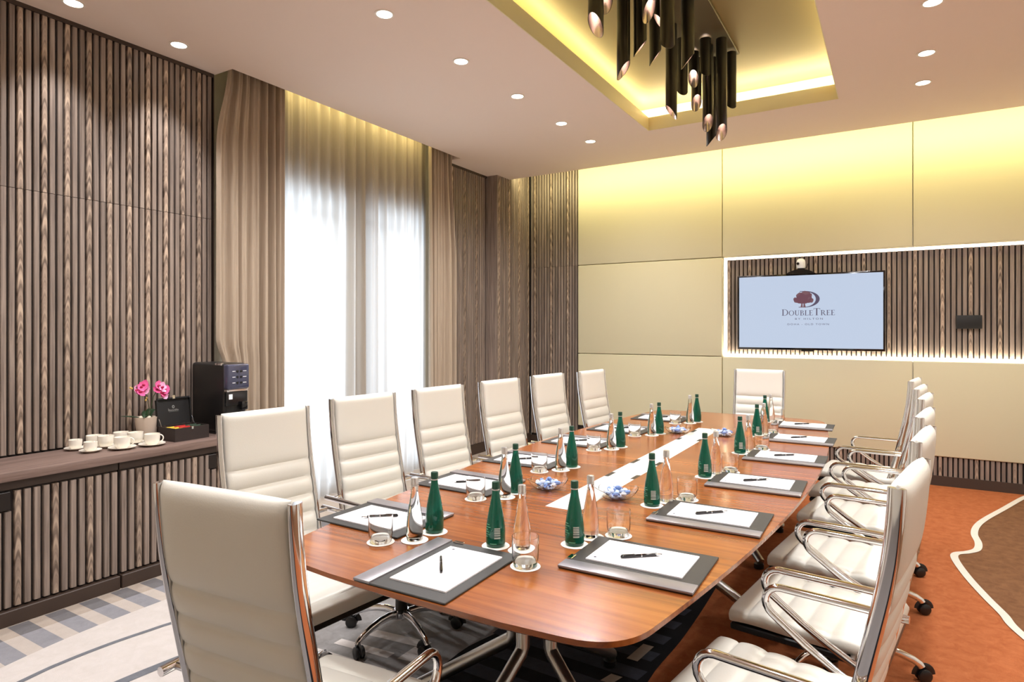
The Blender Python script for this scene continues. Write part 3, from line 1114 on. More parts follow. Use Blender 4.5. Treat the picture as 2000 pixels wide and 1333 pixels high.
# ------------------------------------------------------------------ television, camera, control plate
tv = tag(empty('television', (-0.738, 6.99, 1.231)), 'flat screen on the slatted niche panel showing a tree logo', 'television')
TVW, TVH = 1.345, .772
MB().box((-TVW / 2, -.05, 0), (TVW / 2, .0, TVH)).build('bezel', 'black_gloss', tv, 0.004, 2)
MB().box((-.25, 0, .15), (.25, .062, .62)).build('wall_bracket', 'black_matte', tv)
scr = MB().box((-TVW / 2 + .017, -.0525, .022), (TVW / 2 - .017, -.0498, TVH - .017)).build('screen', 'screen', tv)
MB().box((-.06, -.045, -.012), (.06, -.01, .002)).build('sensor_bar', 'black_gloss', tv, 0.003, 1)


def px(x, y):
    """photo pixel on the screen to local screen coordinates"""
    s_, c_ = math.sin(R(31.2)), math.cos(R(31.2))
    u, v_ = (x - 1000) / 1230.0, (642 - y) / 1230.0
    d = (-s_ + u * c_, c_ + u * s_, v_)
    t = 6.9375 / d[1]
    return (d[0] * t + 0.738, 1.45 + d[2] * t - 1.231)


LY = -.0532


def face2d(polys, name, mat, z=LY):
    mb_ = MB()
    for poly in polys:
        mb_.add([(x, z, y) for x, y in poly], [tuple(range(len(poly)))])
    return mb_.build(name, mat, scr)


# the big D and the tree
D = []
x0, yb_ = px(1560, 601)
x1, yt_ = px(1601, 568)
hh = yt_ - yb_
n = 24
outer, inner = [], []
for k in range(n + 1):
    a = PI / 2 - PI * k / n
    outer.append((x0 + .055 + (x1 - x0 - .055) * math.cos(a), yb_ + hh / 2 + hh / 2 * math.sin(a)))
    inner.append((x0 + .055 + (x1 - x0 - .09) * math.cos(a), yb_ + hh / 2 + (hh / 2 - .006) * math.sin(a)))
for k in range(n):
    D.append([outer[k], outer[k + 1], inner[k + 1], inner[k]])
D.append([(x0, yb_), (x0 + .06, yb_), (x0 + .06, yb_ + .006), (x0, yb_ + .006)])
D.append([(x0 + .01, yt_ - .006), (x0 + .06, yt_ - .006), (x0 + .06, yt_), (x0 + .01, yt_)])
face2d(D, 'logo_letter', 'logo_dark')
T = []
for (cx_, cy2, rx, ry) in ((1567, 584, 11, 9), (1573, 576, 10, 7), (1563, 579, 8, 7), (1577, 584, 9, 8), (1557, 587, 7, 5), (1584, 587, 5, 4.5), (1568, 589, 13, 4.5), (1553, 585, 3.5, 3.5), (1582, 577, 4, 4)):
    c_ = px(cx_, cy2)
    T.append([(c_[0] + rx * .00465 * math.cos(2 * PI * k / 11) * (1 + .1 * (k % 2)), c_[1] + ry * .0052 * math.sin(2 * PI * k / 11) * (1 + .1 * (k % 2))) for k in range(11)])
for (xa, xb, xa2, xb2) in ((1565.5, 1567.5, 1563.5, 1568), (1569.5, 1571.5, 1569, 1574)):
    T.append([px(xa2, 601), px(xb2, 601), px(xb, 591), px(xa, 591)])
face2d(T, 'logo_tree', 'logo_tree', LY - .0003)


# serif capitals, unit height
def glyph(ch):
    P = []
    th, tn, sf = .15, .055, .035

    def rc(a, b, c, d):
        P.append([(a, b), (c, b), (c, d), (a, d)])

    def arc(cx_, cy2, rx, ry, irx, iry, a0, a1, nn=14, sx=0):
        for k in range(nn):
            p = []
            for kk in (k, k + 1):
                a = a0 + (a1 - a0) * kk / nn
                p.append((cx_ + rx * math.cos(a), cy2 + ry * math.sin(a), cx_ + sx + irx * math.cos(a), cy2 + iry * math.sin(a)))
            P.append([(p[0][0], p[0][1]), (p[1][0], p[1][1]), (p[1][2], p[1][3]), (p[0][2], p[0][3])])
    if ch == 'D':
        rc(.1, 0, .1 + th, 1); rc(0, 0, .45, sf + .015); rc(0, 1 - sf - .015, .45, 1)
        arc(.42, .5, .5, .5, .36, .45, -PI / 2, PI / 2)
        w = .95
    elif ch == 'O':
        arc(.48, .5, .47, .5, .33, .45, 0, 2 * PI, 28)
        w = .97
    elif ch == 'U':
        rc(.1, .33, .1 + th, 1); rc(.66, .33, .66 + tn, 1); rc(0, 1 - sf, .36, 1); rc(.56, 1 - sf, .84, 1)
        arc(.41, .34, .31, .34, .19, .27, PI, 2 * PI, 14, .03)
        w = .86
    elif ch == 'B':
        rc(.1, 0, .1 + th, 1); rc(0, 0, .4, sf + .012); rc(0, 1 - sf - .012, .36, 1); rc(.2, .5, .4, .545)
        arc(.34, .77, .27, .23, .14, .19, -PI / 2, PI / 2); arc(.38, .265, .32, .265, .18, .22, -PI / 2, PI / 2)
        w = .74
    elif ch == 'L':
        rc(.1, 0, .1 + th, 1); rc(0, 1 - sf, .36, 1); rc(0, 0, .62, sf + .015)
        P.append([(.56, 0), (.64, 0), (.66, .24), (.62, .24)])
        w = .68
    elif ch == 'E':
        rc(.1, 0, .1 + th, 1); rc(0, 0, .62, sf + .015); rc(0, 1 - sf - .015, .6, 1); rc(.2, .49, .48, .54)
        P.append([(.56, 0), (.63, 0), (.66, .22), (.62, .22)]); P.append([(.55, 1), (.6, 1), (.62, .8), (.58, .8)]); rc(.46, .4, .49, .63)
        w = .69
    elif ch == 'T':
        rc(.33, 0, .33 + th, 1); rc(.22, 0, .6, sf); rc(.02, 1 - .05, .8, 1)
        P.append([(0, .78), (.03, .78), (.07, 1), (.02, 1)]); P.append([(.8, .78), (.83, .78), (.81, 1), (.75, 1)])
        w = .84
    elif ch == 'R':
        rc(.1, 0, .1 + th, 1); rc(0, 0, .36, sf); rc(0, 1 - sf - .012, .36, 1); rc(.2, .47, .4, .51)
        arc(.36, .74, .3, .26, .16, .22, -PI / 2, PI / 2)
        P.append([(.34, .49), (.5, .49), (.86, 0), (.68, 0)]); rc(.68, 0, .9, sf)
        w = .88
    else:
        w = .4
    return P, w


word = [('D', 1.0), ('O', .82), ('U', .82), ('B', .82), ('L', .82), ('E', .82), ('T', 1.12), ('R', .82), ('E', .82), ('E', .82)]
tot = sum(glyph(c)[1] * s for c, s in word) + .06 * 9
ax, ay = px(1527, 617)
bx_, by_ = px(1631, 615.5)
unit = (bx_ - ax) / tot
polys = []
xx = ax
for c_, s_ in word:
    g_, w_ = glyph(c_)
    for poly in g_:
        polys.append([(xx + x * s_ * unit, ay + y * s_ * unit * .98) for x, y in poly])
    xx += (w_ * s_ + .06) * unit
face2d(polys, 'logo_word', 'logo_dark')


def text(body, xa, xb, yb, height, name, spacing):
    cu = bpy.data.curves.new(name, 'FONT')
    cu.body = body
    cu.space_character = spacing
    to = bpy.data.objects.new(name, cu)
    COL.objects.link(to)
    bpy.context.view_layer.update()
    me = bpy.data.meshes.new_from_object(to.evaluated_get(bpy.context.evaluated_depsgraph_get()))
    bpy.data.objects.remove(to, do_unlink=True)
    xs_ = [v.co.x for v in me.vertices]
    ys_ = [v.co.y for v in me.vertices]
    sx = (xb - xa) / (max(xs_) - min(xs_))
    sy = height / (max(ys_) - min(ys_))
    for v in me.vertices:
        v.co = ((v.co.x - min(xs_)) * sx + xa, LY, (v.co.y - min(ys_)) * sy + yb)
    me.materials.clear()
    me.materials.append(MATS['logo_dark'])
    return put(name, me, scr)


a_, b_ = px(1553, 625), px(1607, 625)
text('BY HILTON', a_[0], b_[0], a_[1], .018, 'logo_word', 1.5)
a_, b_ = px(1538, 635.5), px(1619, 634.5)
text('DOHA - OLD TOWN', a_[0], b_[0], a_[1], .017, 'logo_word', 1.35)

vc = tag(empty('conference_camera', (-0.80, 6.955, 1.231 + TVH)), 'white dome video camera standing on top of the screen', 'camera')
ar = MB()
prof = []
for k in range(13):
    t = -1 + 2 * k / 12
    prof.append((t * .135, .045 * (1 - t * t)))
ar.add([(x, -.045, -.004) for x, z in prof] + [(x, -.045, z) for x, z in prof] + [(x, .04, z * .6) for x, z in prof] + [(x, .04, -.004) for x, z in prof],
       [(i + 13 * a, i + 1 + 13 * a, i + 14 + 13 * a, i + 13 + 13 * a) for i in range(12) for a in range(3)] + [tuple(range(13)) + tuple(range(51, 38, -1))])
ar.build('base', 'black_gloss', vc, angle=50)
MB().lathe([(.001, .045), (.03, .045), (.03, .055), (.001, .056)], 20).build('turntable', 'black_matte', vc)
MB().lathe([(.001, .055), (.040, .055), (.042, .08), (.042, .118), (.034, .142), (.016, .153), (.001, .154)], 24).build('head', 'white_plastic', vc, angle=50)
MB().lathe([(.001, 0), (.013, 0), (.013, .018), (.010, .02), (.001, .018)], 18, axis='Y', c=(-.022, -.052, .1)).build('lens', 'black_gloss', vc, angle=40)
MB().sweep([(.03, .01, .05), (.05, .015, .062), (.062, .018, .1)], .005, None, 8).build('arm', 'black_matte', vc)
wp = MB().box((.49, 7.018, 1.448), (.682, 7.052, 1.570)).build('control_plate', 'black_matte', None, 0.004, 2)
tag(wp, 'small black rectangular control plate on the slatted niche panel', 'control panel')

# ------------------------------------------------------------------ chandelier
ch = tag(empty('chandelier', (-1.13, 3.8, 3.5)), 'cluster of long black tube pendants with slant-cut silver openings', 'chandelier')
o = Vector(ch.location)
MB().box((-1.345, 2.68, 3.48), (-.975, 4.86, 3.499)).xf(Matrix.Translation(-o)).build('ceiling_plate', 'plate_gold', ch, 0.004, 1)
tubes = [(-1.203, 2.75, 2.836, 2.933, 'LF'), (-1.301, 3.36, 2.855, 2.95, 'RF'), (-1.221, 3.408, 2.982, 3.071, 'R'), (-1.134, 3.307, 3.119, 3.231, 'FR'), (-1.17, 3.605, 3.20, 3.26, 'L'), (-1.012, 3.239, 2.90, 2.96, 'B'),
         (-1.265, 4.136, 2.844, 2.916, 'L'), (-1.26, 4.373, 3.065, 3.125, 'B'), (-1.031, 3.69, 2.971, 3.061, 'R'), (-1.25, 4.628, 3.224, 3.33, 'FL'), (-1.262, 4.75, 3.088, 3.192, 'F'), (-1.122, 4.456, 3.20, 3.26, 'B'),
         (-1.134, 4.574, 2.866, 2.972, 'F'), (-1.163, 4.80, 2.812, 2.9, 'R'), (-1.026, 4.514, 2.768, 2.868, 'F'), (-1.017, 4.777, 3.05, 3.10, 'B'),
         (-1.05, 2.85, 3.02, 3.12, 'R'), (-1.28, 3.05, 3.1, 3.2, 'F'), (-1.10, 3.05, 3.2, 3.3, 'L'), (-1.28, 3.85, 3.1, 3.2, 'R')]
FWD = math.atan2(math.cos(R(31.2)), -math.sin(R(31.2)))  # view direction azimuth
for (x, y, zl, zh, f) in tubes:
    toward = {'F': FWD + PI, 'B': FWD, 'L': FWD + PI / 2, 'R': FWD - PI / 2, 'LF': FWD + PI * .72, 'FL': FWD + PI * .86, 'RF': FWD - PI * .66, 'FR': FWD - PI * .84}[f]
    rr, ri = .0375, .0345
    zl2, zh2 = zl, max(zh, zl + .09)
    n = 24

    def ring(r_, low):
        vs = []
        for k in range(n):
            a = 2 * PI * k / n
            z = (zl2 + zh2) / 2 + (zh2 - zl2) / 2 * math.cos(a - toward) if low else 3.47
            vs.append((x + r_ * math.cos(a) - o.x, y + r_ * math.sin(a) - o.y, z - o.z))
        return vs
    a_, b_, c_, d_ = ring(rr, False), ring(rr, True), ring(ri, True), ring(ri, False)
    q = lambda s, t: [(s * n + k, s * n + (k + 1) % n, t * n + (k + 1) % n, t * n + k) for k in range(n)]
    tu = MB().add(a_ + b_ + c_, q(0, 1) + q(1, 2)).build('tube', 'tube_black', ch, angle=40)
    MB().add(c_ + d_, q(0, 1)).build('lining', 'tube_lining', tu, angle=60)
    MB().lathe([(.001, 0), (.016, .006), (.02, .022), (.012, .05), (.012, .09)], 14, (x - o.x, y - o.y, min(zh2 + .07, 3.36) - o.z)).build('bulb', 'bulb', tu, angle=60)

# ------------------------------------------------------------------ table
TCX = -1.09
TZ = 0.75
tab = tag(empty('conference_table', (TCX, 3.3, 0)), 'long boat-shaped reddish wood conference table with white centre inlay', 'table')


def half(y):
    return .785 - .043 * (y - 3.45) ** 2


def outline(inset=0.0):
    right = []
    yn, yf = 1.262 + inset, 5.35 - inset
    N = 40
    ys = [yn + .17 + (yf - yn - .34) * i / N for i in range(N + 1)]
    right = [(half(y) - inset, y) for y in ys]

    def bez(p0, p1, p2, n=10):
        return [((1 - t) ** 2 * p0[0] + 2 * t * (1 - t) * p1[0] + t * t * p2[0], (1 - t) ** 2 * p0[1] + 2 * t * (1 - t) * p1[1] + t * t * p2[1]) for t in [k / n for k in range(1, n)]]
    hx_n, hx_f = half(yn + .05) - inset, half(yf - .05) - inset
    en = [(hx_n - .13, yn + .02), (hx_n - .3, yn + .006), (0, yn)]
    ef = [(hx_f - .14, yf - .025), (hx_f - .32, yf - .006), (0, yf)]
    pts = list(reversed(en)) + list(reversed(bez(right[0], (hx_n, yn + .035), en[0]))) + right + bez(right[-1], (hx_f, yf - .035), ef[0]) + ef
    full = pts + [(-x, y) for x, y in reversed(pts[1:-1])]
    return full


OL = outline()
IL = outline(.035)
tt = MB()
n = len(OL)
vs = [(x, y - 3.3, TZ) for x, y in OL] + [(x, y - 3.3, TZ - .014) for x, y in OL] + [(x, y - 3.3, TZ - .036) for x, y in IL]
fs = [tuple(range(n)), tuple(reversed(range(2 * n, 3 * n)))] + [(i + n * a, (i + 1) % n + n * a, (i + 1) % n + n * (a + 1), i + n * (a + 1)) for i in range(n) for a in range(2)]
tt.add(vs, fs).build('tabletop', 'table_wood', tab, angle=30)
inl = MB().box((-.083, 2.19 - 3.3, TZ - .0005), (.062, 4.47 - 3.3, TZ + .0003)).build('inlay', 'white_gloss', tab)
for (x0, x1, y0, y1) in ((-.083, -.062, 2.78, 2.88), (-.083, -.062, 3.12, 3.23), (.042, .062, 2.79, 2.88), (-.083, -.062, 3.93, 4.01), (-.083, -.062, 4.255, 4.36), (.042, .062, 3.13, 3.22), (.042, .062, 3.94, 4.02)):
    MB().box((x0, y0 - 3.3, TZ), (x1, y1 - 3.3, TZ + .0005)).build('cable_slot', 'bronze', inl)
MB().box((-.32, -1.7, TZ - .075), (.32, 1.7, TZ - .037)).build('under_frame', 'dark_trim', tab)
for (py, angs) in ((1.97, (-95, -28, 200, 85)), (3.2, (-92, 0, 180, 88)), (4.42, (-45, 45, 135, 225))):
    for a in angs:
        a = R(a)
        dx, dy = math.cos(a), math.sin(a)
        pts = [(dx * .085, py - 3.3 + dy * .085, TZ - .05), (dx * .085, py - 3.3 + dy * .085, .35), (dx * .1, py - 3.3 + dy * .1, .33), (dx * .58, py - 3.3 + dy * .58, .045)]
        lg = MB().sweep(pts, .024, None, 16, up=(-dy, dx, 0)).build('leg', 'brushed_steel', tab, angle=50)
        MB().lathe([(.001, .004), (.028, .004), (.028, .03), (.001, .034)], 14, (dx * .56, py - 3.3 + dy * .56, 0)).build('foot', 'black_plastic', lg, angle=40)

# ------------------------------------------------------------------ chairs
def interp(pts, t):
    for a, b in zip(pts, pts[1:]):
        if a[0] <= t <= b[0]:
            u = (t - a[0]) / (b[0] - a[0])
            return a[1] + (b[1] - a[1]) * u
    return pts[0][1] if t < pts[0][0] else pts[-1][1]


BACKP = [(.44, .135), (.49, .113), (.55, .097), (.655, .073), (.775, .048), (.875, .027), (.965, .012), (1.055, .003), (1.12, 0.0)]


def smooth_interp(pts, t, h=.025):
    return (interp(pts, t - h) + 2 * interp(pts, t) + interp(pts, t + h)) / 4


def by(z):
    return -.27 + smooth_interp(BACKP, z)


SEAMS = [.895, .823, .751, .679, .607, .535, .47]


def rib(z, amp, base, flat):
    if z >= SEAMS[0]:
        d = z - SEAMS[0]
        e = 1 - math.exp(-d / .012)
        return base + flat * e
    for a, b in zip(SEAMS, SEAMS[1:]):
        if b <= z <= a:
            u = (z - b) / (a - b)
            return base + amp * math.sin(PI * u) ** .55
    return base


def cushion(pts, nrm, hw, front, back, cols=14, edge=.25, pw=6):
    """pts: centre line [(y,z)], nrm: unit normals towards the front; returns closed pad"""
    mb_ = MB()
    rows = len(pts)
    ws = []
    for i in range(cols + 1):
        u = -1 + 2 * i / cols
        ws.append(math.copysign(1 - (1 - abs(u)) ** 1.7, u))
    vs = []
    for side in (1, -1):
        for j, ((y, z), (ny_, nz_)) in enumerate(zip(pts, nrm)):
            for w_ in ws:
                e = max(0.0, 1 - abs(w_) ** pw) ** .5
                t = (front[j] if side > 0 else -back[j]) * (edge + (1 - edge) * e)
                vs.append((w_ * hw, y + ny_ * t, z + nz_ * t))
    c1 = cols + 1
    fs = []
    for s in range(2):
        for j in range(rows - 1):
            for i in range(cols):
                a = s * rows * c1 + j * c1 + i
                fs.append((a, a + 1, a + c1 + 1, a + c1))
    F, B = 0, rows * c1
    for j in range(rows - 1):
        for i in (0, cols):
            fs.append((F + j * c1 + i, F + (j + 1) * c1 + i, B + (j + 1) * c1 + i, B + j * c1 + i))
    for j in (0, rows - 1):
        for i in range(cols):
            fs.append((F + j * c1 + i, F + j * c1 + i + 1, B + j * c1 + i + 1, B + j * c1 + i))
    mb_.add(vs, fs)
    return mb_


def normals(pts, flip=1):
    out = []
    for i in range(len(pts)):
        a, b = pts[max(i - 1, 0)], pts[min(i + 1, len(pts) - 1)]
        ty, tz = b[0] - a[0], b[1] - a[1]
        L_ = math.hypot(ty, tz)
        out.append((flip * tz / L_, -flip * ty / L_))
    return out


def make_chair():
    ch_ = empty('office_chair')
    # backrest pad
    zs = []
    for a, b in zip(SEAMS, SEAMS[1:]):
        zs += [b + (a - b) * k / 8 for k in range(8)]
    zs = sorted(z for z in zs if z >= .485)
    z = SEAMS[0]
    zs += [SEAMS[0] + d for d in (0, .004, .01, .02, .035, .06, .09, .12, .15, .175, .19)]
    zs += [1.097, 1.107, 1.113, 1.118, 1.1205]
    pts = [(by(z), z) for z in zs]
    nr = normals(pts)
    fr = [rib(z, .014, .012, .014) for z in zs]
    bk = [rib(z, .011, .012, .012) for z in zs]
    for k, sc_ in zip(range(-5, 0), (.97, .85, .68, .42, .08)):
        fr[k] *= sc_
        bk[k] *= sc_
    cushion(pts, nr, .187, fr, bk).build('backrest', 'white_leather', ch_, angle=75)
    # chrome side rails that run down and under the seat
    for sgn in (-1, 1):
        path = [(sgn * .196, by(z), z) for z in [1.116 - .676 * k / 26 for k in range(27)]]
        MB().sweep(path, .0175, .009, 16, up=(1, 0, 0)).build('side_rail', 'chrome', ch_, angle=50)
    # armrests
    for sgn in (-1, 1):
        pr = [(-.232, .668), (-.1, .669), (.06, .668)]
        cxx, czz, rr = .098, .622, .046
        for k in range(9):
            a = R(88 - 144 * k / 8)
            pr.append((cxx + rr * math.cos(a), czz + rr * math.sin(a)))
        pr += [(.03, .518), (-.05, .470), (-.125, .432)]
        arm = MB().sweep([(sgn * .252, y, z) for y, z in pr], .0115, .0115, 12, up=(1, 0, 0)).build('armrest', 'chrome', ch_, angle=60)
        MB().lathe([(.009, 0), (.009, .062)], 10, (sgn * .192 if sgn > 0 else -.254, by(.668) + .004, .668), 'X').build('arm_bracket', 'chrome', arm, angle=60)
        MB().lathe([(.011, 0), (.011, .05)], 10, (sgn * .205 if sgn > 0 else -.255, -.112, .441), 'X').build('arm_bracket', 'chrome', arm, angle=60)
    # seat
    sp = [(-.205, .464), (-.1, .459), (0, .457), (.1, .459), (.18, .462), (.235, .460), (.272, .456)]
    cl = curve(sp, 10)
    nr = normals(cl, -1)
    fr = []
    for i, (y, z) in enumerate(cl):
        u = ((y + .215) / .085) % 1.0
        fr.append(.022 + .012 * math.sin(PI * u) ** .45)
    bk = [.018] * len(cl)
    for k, s_ in ((0, .3), (1, .75), (2, .95), (-1, .55), (-2, .85), (-3, .95)):
        fr[k] *= s_
        bk[k] *= s_
    cushion(cl, nr, .222, fr, bk, edge=.6, pw=10).build('seat', 'white_leather', ch_, angle=75)
    MB().box((-.224, -.2, .418), (.224, .268, .440)).build('seat_pan', 'black_plastic', ch_, .004, 1)
    MB().box((-.075, -.14, .355), (.075, .1, .421)).build('tilt_mechanism', 'black_plastic', ch_, .012, 2)
    MB().sweep([(.06, .03, .39), (.15, .03, .392), (.205, .035, .388)], .005, None, 8).build('lever', 'black_plastic', ch_, angle=60)
    MB().lathe([(.001, .10), (.029, .10), (.029, .26), (.024, .262), (.024, .31), (.014, .312), (.014, .36), (.001, .361)], 18).build('gas_column', 'black_plastic', ch_, angle=40)
    MB().lathe([(.001, .085), (.035, .085), (.044, .095), (.044, .118), (.034, .128), (.001, .129)], 22).build('hub', 'chrome', ch_, angle=40)
    leg_pts = [(.03, 0, .108), (.08, 0, .118), (.13, 0, .115), (.185, 0, .103), (.232, 0, .085), (.256, 0, .07), (.262, 0, .06)]
    leg_me = MB().sweep(leg_pts, .017, .013, 12, up=(0, 1, 0), taper=[1.15, 1.1, 1.05, .98, .92, .9, .9]).mesh('base_leg', 'chrome', angle=60)
    cs = MB()
    cs.lathe([(.006, .045), (.006, .075)], 10)
    for s_ in (-1, 1):
        cs.lathe([(.001, -.0085), (.022, -.0085), (.027, -.005), (.028, 0), (.027, .005), (.022, .0085), (.001, .0085)], 20, (.012, s_ * .0135, .0285), 'Y')
    for k in range(9):
        pass
    hood = [(.012 + .0305 * math.cos(R(a)), .0285 + .0305 * math.sin(R(a))) for a in range(0, 185, 20)]
    cs.sweep([(x, 0, z) for x, z in hood], .019, .0025, 8, up=(0, 1, 0), square=True)
    cs_me = cs.mesh('caster', 'black_plastic', angle=40)
    for k in range(5):
        a = R(72 * k)
        lg = put('base_leg', leg_me, ch_, (0, 0, 0), a)
        c_ = put('caster', cs_me, lg, (.258, 0, 0), R([70, 200, -40, 130, 20][k]))
    return ch_


proto = make_chair()
chairs = []
f_ = .335 / .35
fl, fr_ = Vector((.995, -.1, 0)), Vector((-.995, .098, 0))
for i, (x, y) in enumerate(((-2.296, 1.757), (-2.358, 2.405), (-2.316, 2.98), (-2.278, 3.60), (-2.235, 4.21), (-2.135, 4.79))):
    chairs.append((Vector((x * f_, y * f_, 0)) + fl * .27, R(-95.7), 0, 'white leather high-back office chair on the window side, %s' % ('nearest the camera' if i == 0 else ORD[i] + ' from the camera')))
for i, (x, y) in enumerate(((.007, 1.612), (.059, 2.293), (.086, 2.928), (.114, 3.69), (.111, 4.28), (.099, 4.90))):
    th = R(81.3 if i == 0 else 82.3)
    chairs.append((Vector((x * f_ + .196 * math.cos(th) - .27 * math.sin(th), y * f_ + .196 * math.sin(th) + .27 * math.cos(th), 0)), th, 0, 'white leather high-back office chair on the orange carpet side, %s' % ('nearest the camera' if i == 0 else ORD[i] + ' from the camera')))
chairs.append((Vector((-1.224 * f_, .831 * f_, 0)) + Vector((-.089, .996, 0)) * .27, R(5.1), 0, 'white leather high-back office chair at the near table end, seen from behind'))
chairs.append((Vector((-.962, 5.60, 0)) + Vector((0, -1, 0)) * .27, R(180), -.014, 'white leather high-back office chair at the far table end below the screen'))
for i, (loc, rz, dz, lab) in enumerate(chairs):
    c_ = proto if i == 0 else copy_tree(proto)
    c_.location = loc
    c_.rotation_euler = (0, 0, rz)
    tag(c_, lab, 'chair', 'conference chairs around the table')
    if dz:
        for k in c_.children:
            if not (k.name.startswith('base_leg') or k.name.startswith('hub') or k.name.startswith('gas')):
                k.location.z += dz
    for k in c_.children:
        if k.name.startswith('base_leg'):
            pass

TZ += .0006   # everything laid on the table rests just proud of its veneer
# ------------------------------------------------------------------ place settings
def make_blotter():
    b = empty('desk_blotter')
    MB().box((-.155, -.195, 0), (.155, .195, .006)).build('board', 'black_leather', b, .0015, 1)
    MB().box((-.157, -.196, .0035), (-.098, .196, .0105)).build('side_bar', 'grey_bar', b, .002, 2)
    MB().box((-.088, .183, .0062), (-.052, .199, .0095)).build('pen_clip', 'chrome', b, .001, 1)
    return b


def make_pad():
    b = empty('notepad')
    MB().box((-.095, -.145, 0), (.095, .145, .004)).build('sheets', 'paper', b)
    lg = MB()
    lg.lathe([(.0004, 0), (.0045, 0), (.0045, .0003), (.0004, .0003)], 10, (-.07, .125, .0041))
    lg.build('printed_mark', 'logo_dark', b)
    return b


def make_pen():
    b = empty('pen')
    r_ = .0048
    MB().lathe([(.0012, -.066), (.003, -.056), (r_, -.048), (r_, .058), (.0035, .064), (.001, .065)], 12, (0, 0, r_), 'Y').build('barrel', 'black_gloss', b, angle=40)
    MB().lathe([(.0004, -.072), (.0011, -.066), (.003, -.057), (.0049, -.050), (.0049, -.047)], 10, (0, 0, r_), 'Y').build('tip', 'chrome', b, angle=40)
    MB().lathe([(.0051, -.002), (.0051, .001)], 12, (0, 0, r_), 'Y').build('ring', 'chrome', b, angle=40)
    MB().box((-.0015, .02, r_ * 2), (.0015, .062, r_ * 2 + .0012)).build('clip', 'black_gloss', b)
    return b


def make_glass():
    b = empty('tumbler')
    MB().lathe([(.001, 0), (.033, 0), (.036, .003), (.0395, .03), (.040, .088), (.0388, .088), (.0382, .03), (.034, .016), (.001, .014)], 32).build('glass_body', 'tumbler_glass', b, angle=40)
    return b


def bottle_prof(r, h):
    return [(.001, .004), (r * .75, .0), (r * .96, .003), (r, .012), (r * 1.0, .045), (r * .96, .065), (r * .82, .095), (r * .62, .128), (r * .45, .155), (.0118, .172), (.0115, h - .02)]


def make_bottle(green):
    b = empty('water_bottle')
    h = .205
    r_ = .0315 if green else .0275
    body = MB().lathe(bottle_prof(r_, h), 32).build('glass_body', 'green_glass' if green else 'water_glass', b, angle=60)
    MB().lathe([(.0118, h - .0225), (.0126, h - .022), (.0126, h - .003), (.0112, h), (.001, h + .0005)], 20).build('cap', 'green_cap' if green else 'silver_cap', b, angle=40)
    MB().lathe([(.0119, h - .027), (.0125, h - .0265), (.0125, h - .0235), (.0119, h - .023)], 20).build('neck_ring', 'silver_cap', b, angle=40)
    if green:
        def patch(a0, a1, z0, z1, name, mat, nn=8):
            vs, fs = [], []
            for k in range(nn + 1):
                a = a0 + (a1 - a0) * k / nn
                for z in (z0, z1):
                    rr = interp([(hh_, rr_) for rr_, hh_ in bottle_prof(r_, h)][3:], z) + .0006
                    vs.append((rr * math.cos(a), rr * math.sin(a), z))
            for k in range(nn):
                fs.append((2 * k, 2 * k + 2, 2 * k + 3, 2 * k + 1))
            MB().add(vs, fs).build(name, mat, body, angle=60)
        patch(R(-18), R(18), .03, .064, 'barcode', 'barcode')
        for k in range(6):
            patch(R(-78), R(-78 + 18 + 9 * ((k * 5) % 3)), .034 + k * .0075, .0365 + k * .0075, 'printed_line', 'green_print', 4)
        patch(R(-45), R(-5), .012, .0155, 'printed_line', 'green_print', 6)
    return b


P_BLOT, P_PAD, P_PEN, P_GLASS, P_CLEAR, P_GREEN = make_blotter(), make_pad(), make_pen(), make_glass(), make_bottle(False), make_bottle(True)
coaster_me = MB().lathe([(.001, 0), (.044, 0), (.045, .0008), (.044, .0016), (.001, .0016)], 32).mesh('coaster', 'coaster_paper')
first = {}


def place(protoo, loc, rz):
    if protoo.name not in first:
        first[protoo.name] = 1
        o_ = protoo
    else:
        o_ = copy_tree(protoo)
    o_.location = loc
    o_.rotation_euler = (0, 0, rz)
    return o_


L_items = [((-1.435, 1.540), (-1.352, 1.612), (-1.348, 1.712)), ((-1.464, 2.130), (-1.378, 2.215), (-1.38, 2.308)), ((-1.479, 2.700), (-1.404, 2.782), (-1.389, 2.875)), ((-1.472, 3.337), (-1.397, 3.418), (-1.38, 3.512)), ((-1.442, 3.923), (-1.353, 3.999), (-1.334, 4.092)), ((-1.373, 4.588), (-1.284, 4.655), (-1.259, 4.752))]
R_items = [((-.793, 2.003), (-.868, 1.942), (-.882, 1.847)), ((-.72, 2.568), (-.785, 2.50), (-.815, 2.412)), ((-.679, 3.170), (-.728, 3.092), (-.759, 3.005)), ((-.65, 3.861), (-.708, 3.768), (-.735, 3.677)), ((-.693, 4.50), (-.731, 4.412), (-.758, 4.322)), ((-.741, 5.115), (-.783, 5.026), (-.81, 4.936))]
E_items = [((-.925, 1.603), (-1.000, 1.712), (-1.094, 1.705))]
R_fold = [(-.645, 1.80), (-.575, 2.365), (-.525, 2.985), (-.495, 3.655), (-.50, 4.31), (-.552, 4.925)]
L_fold = [(-1.600, 1.745), (-1.632, 2.335), (-1.655, 2.905), (-1.648, 3.54), (-1.612, 4.125), (-1.545, 4.79)]
E_fold = [(-1.127, 1.462)]
jr = random.Random(4)
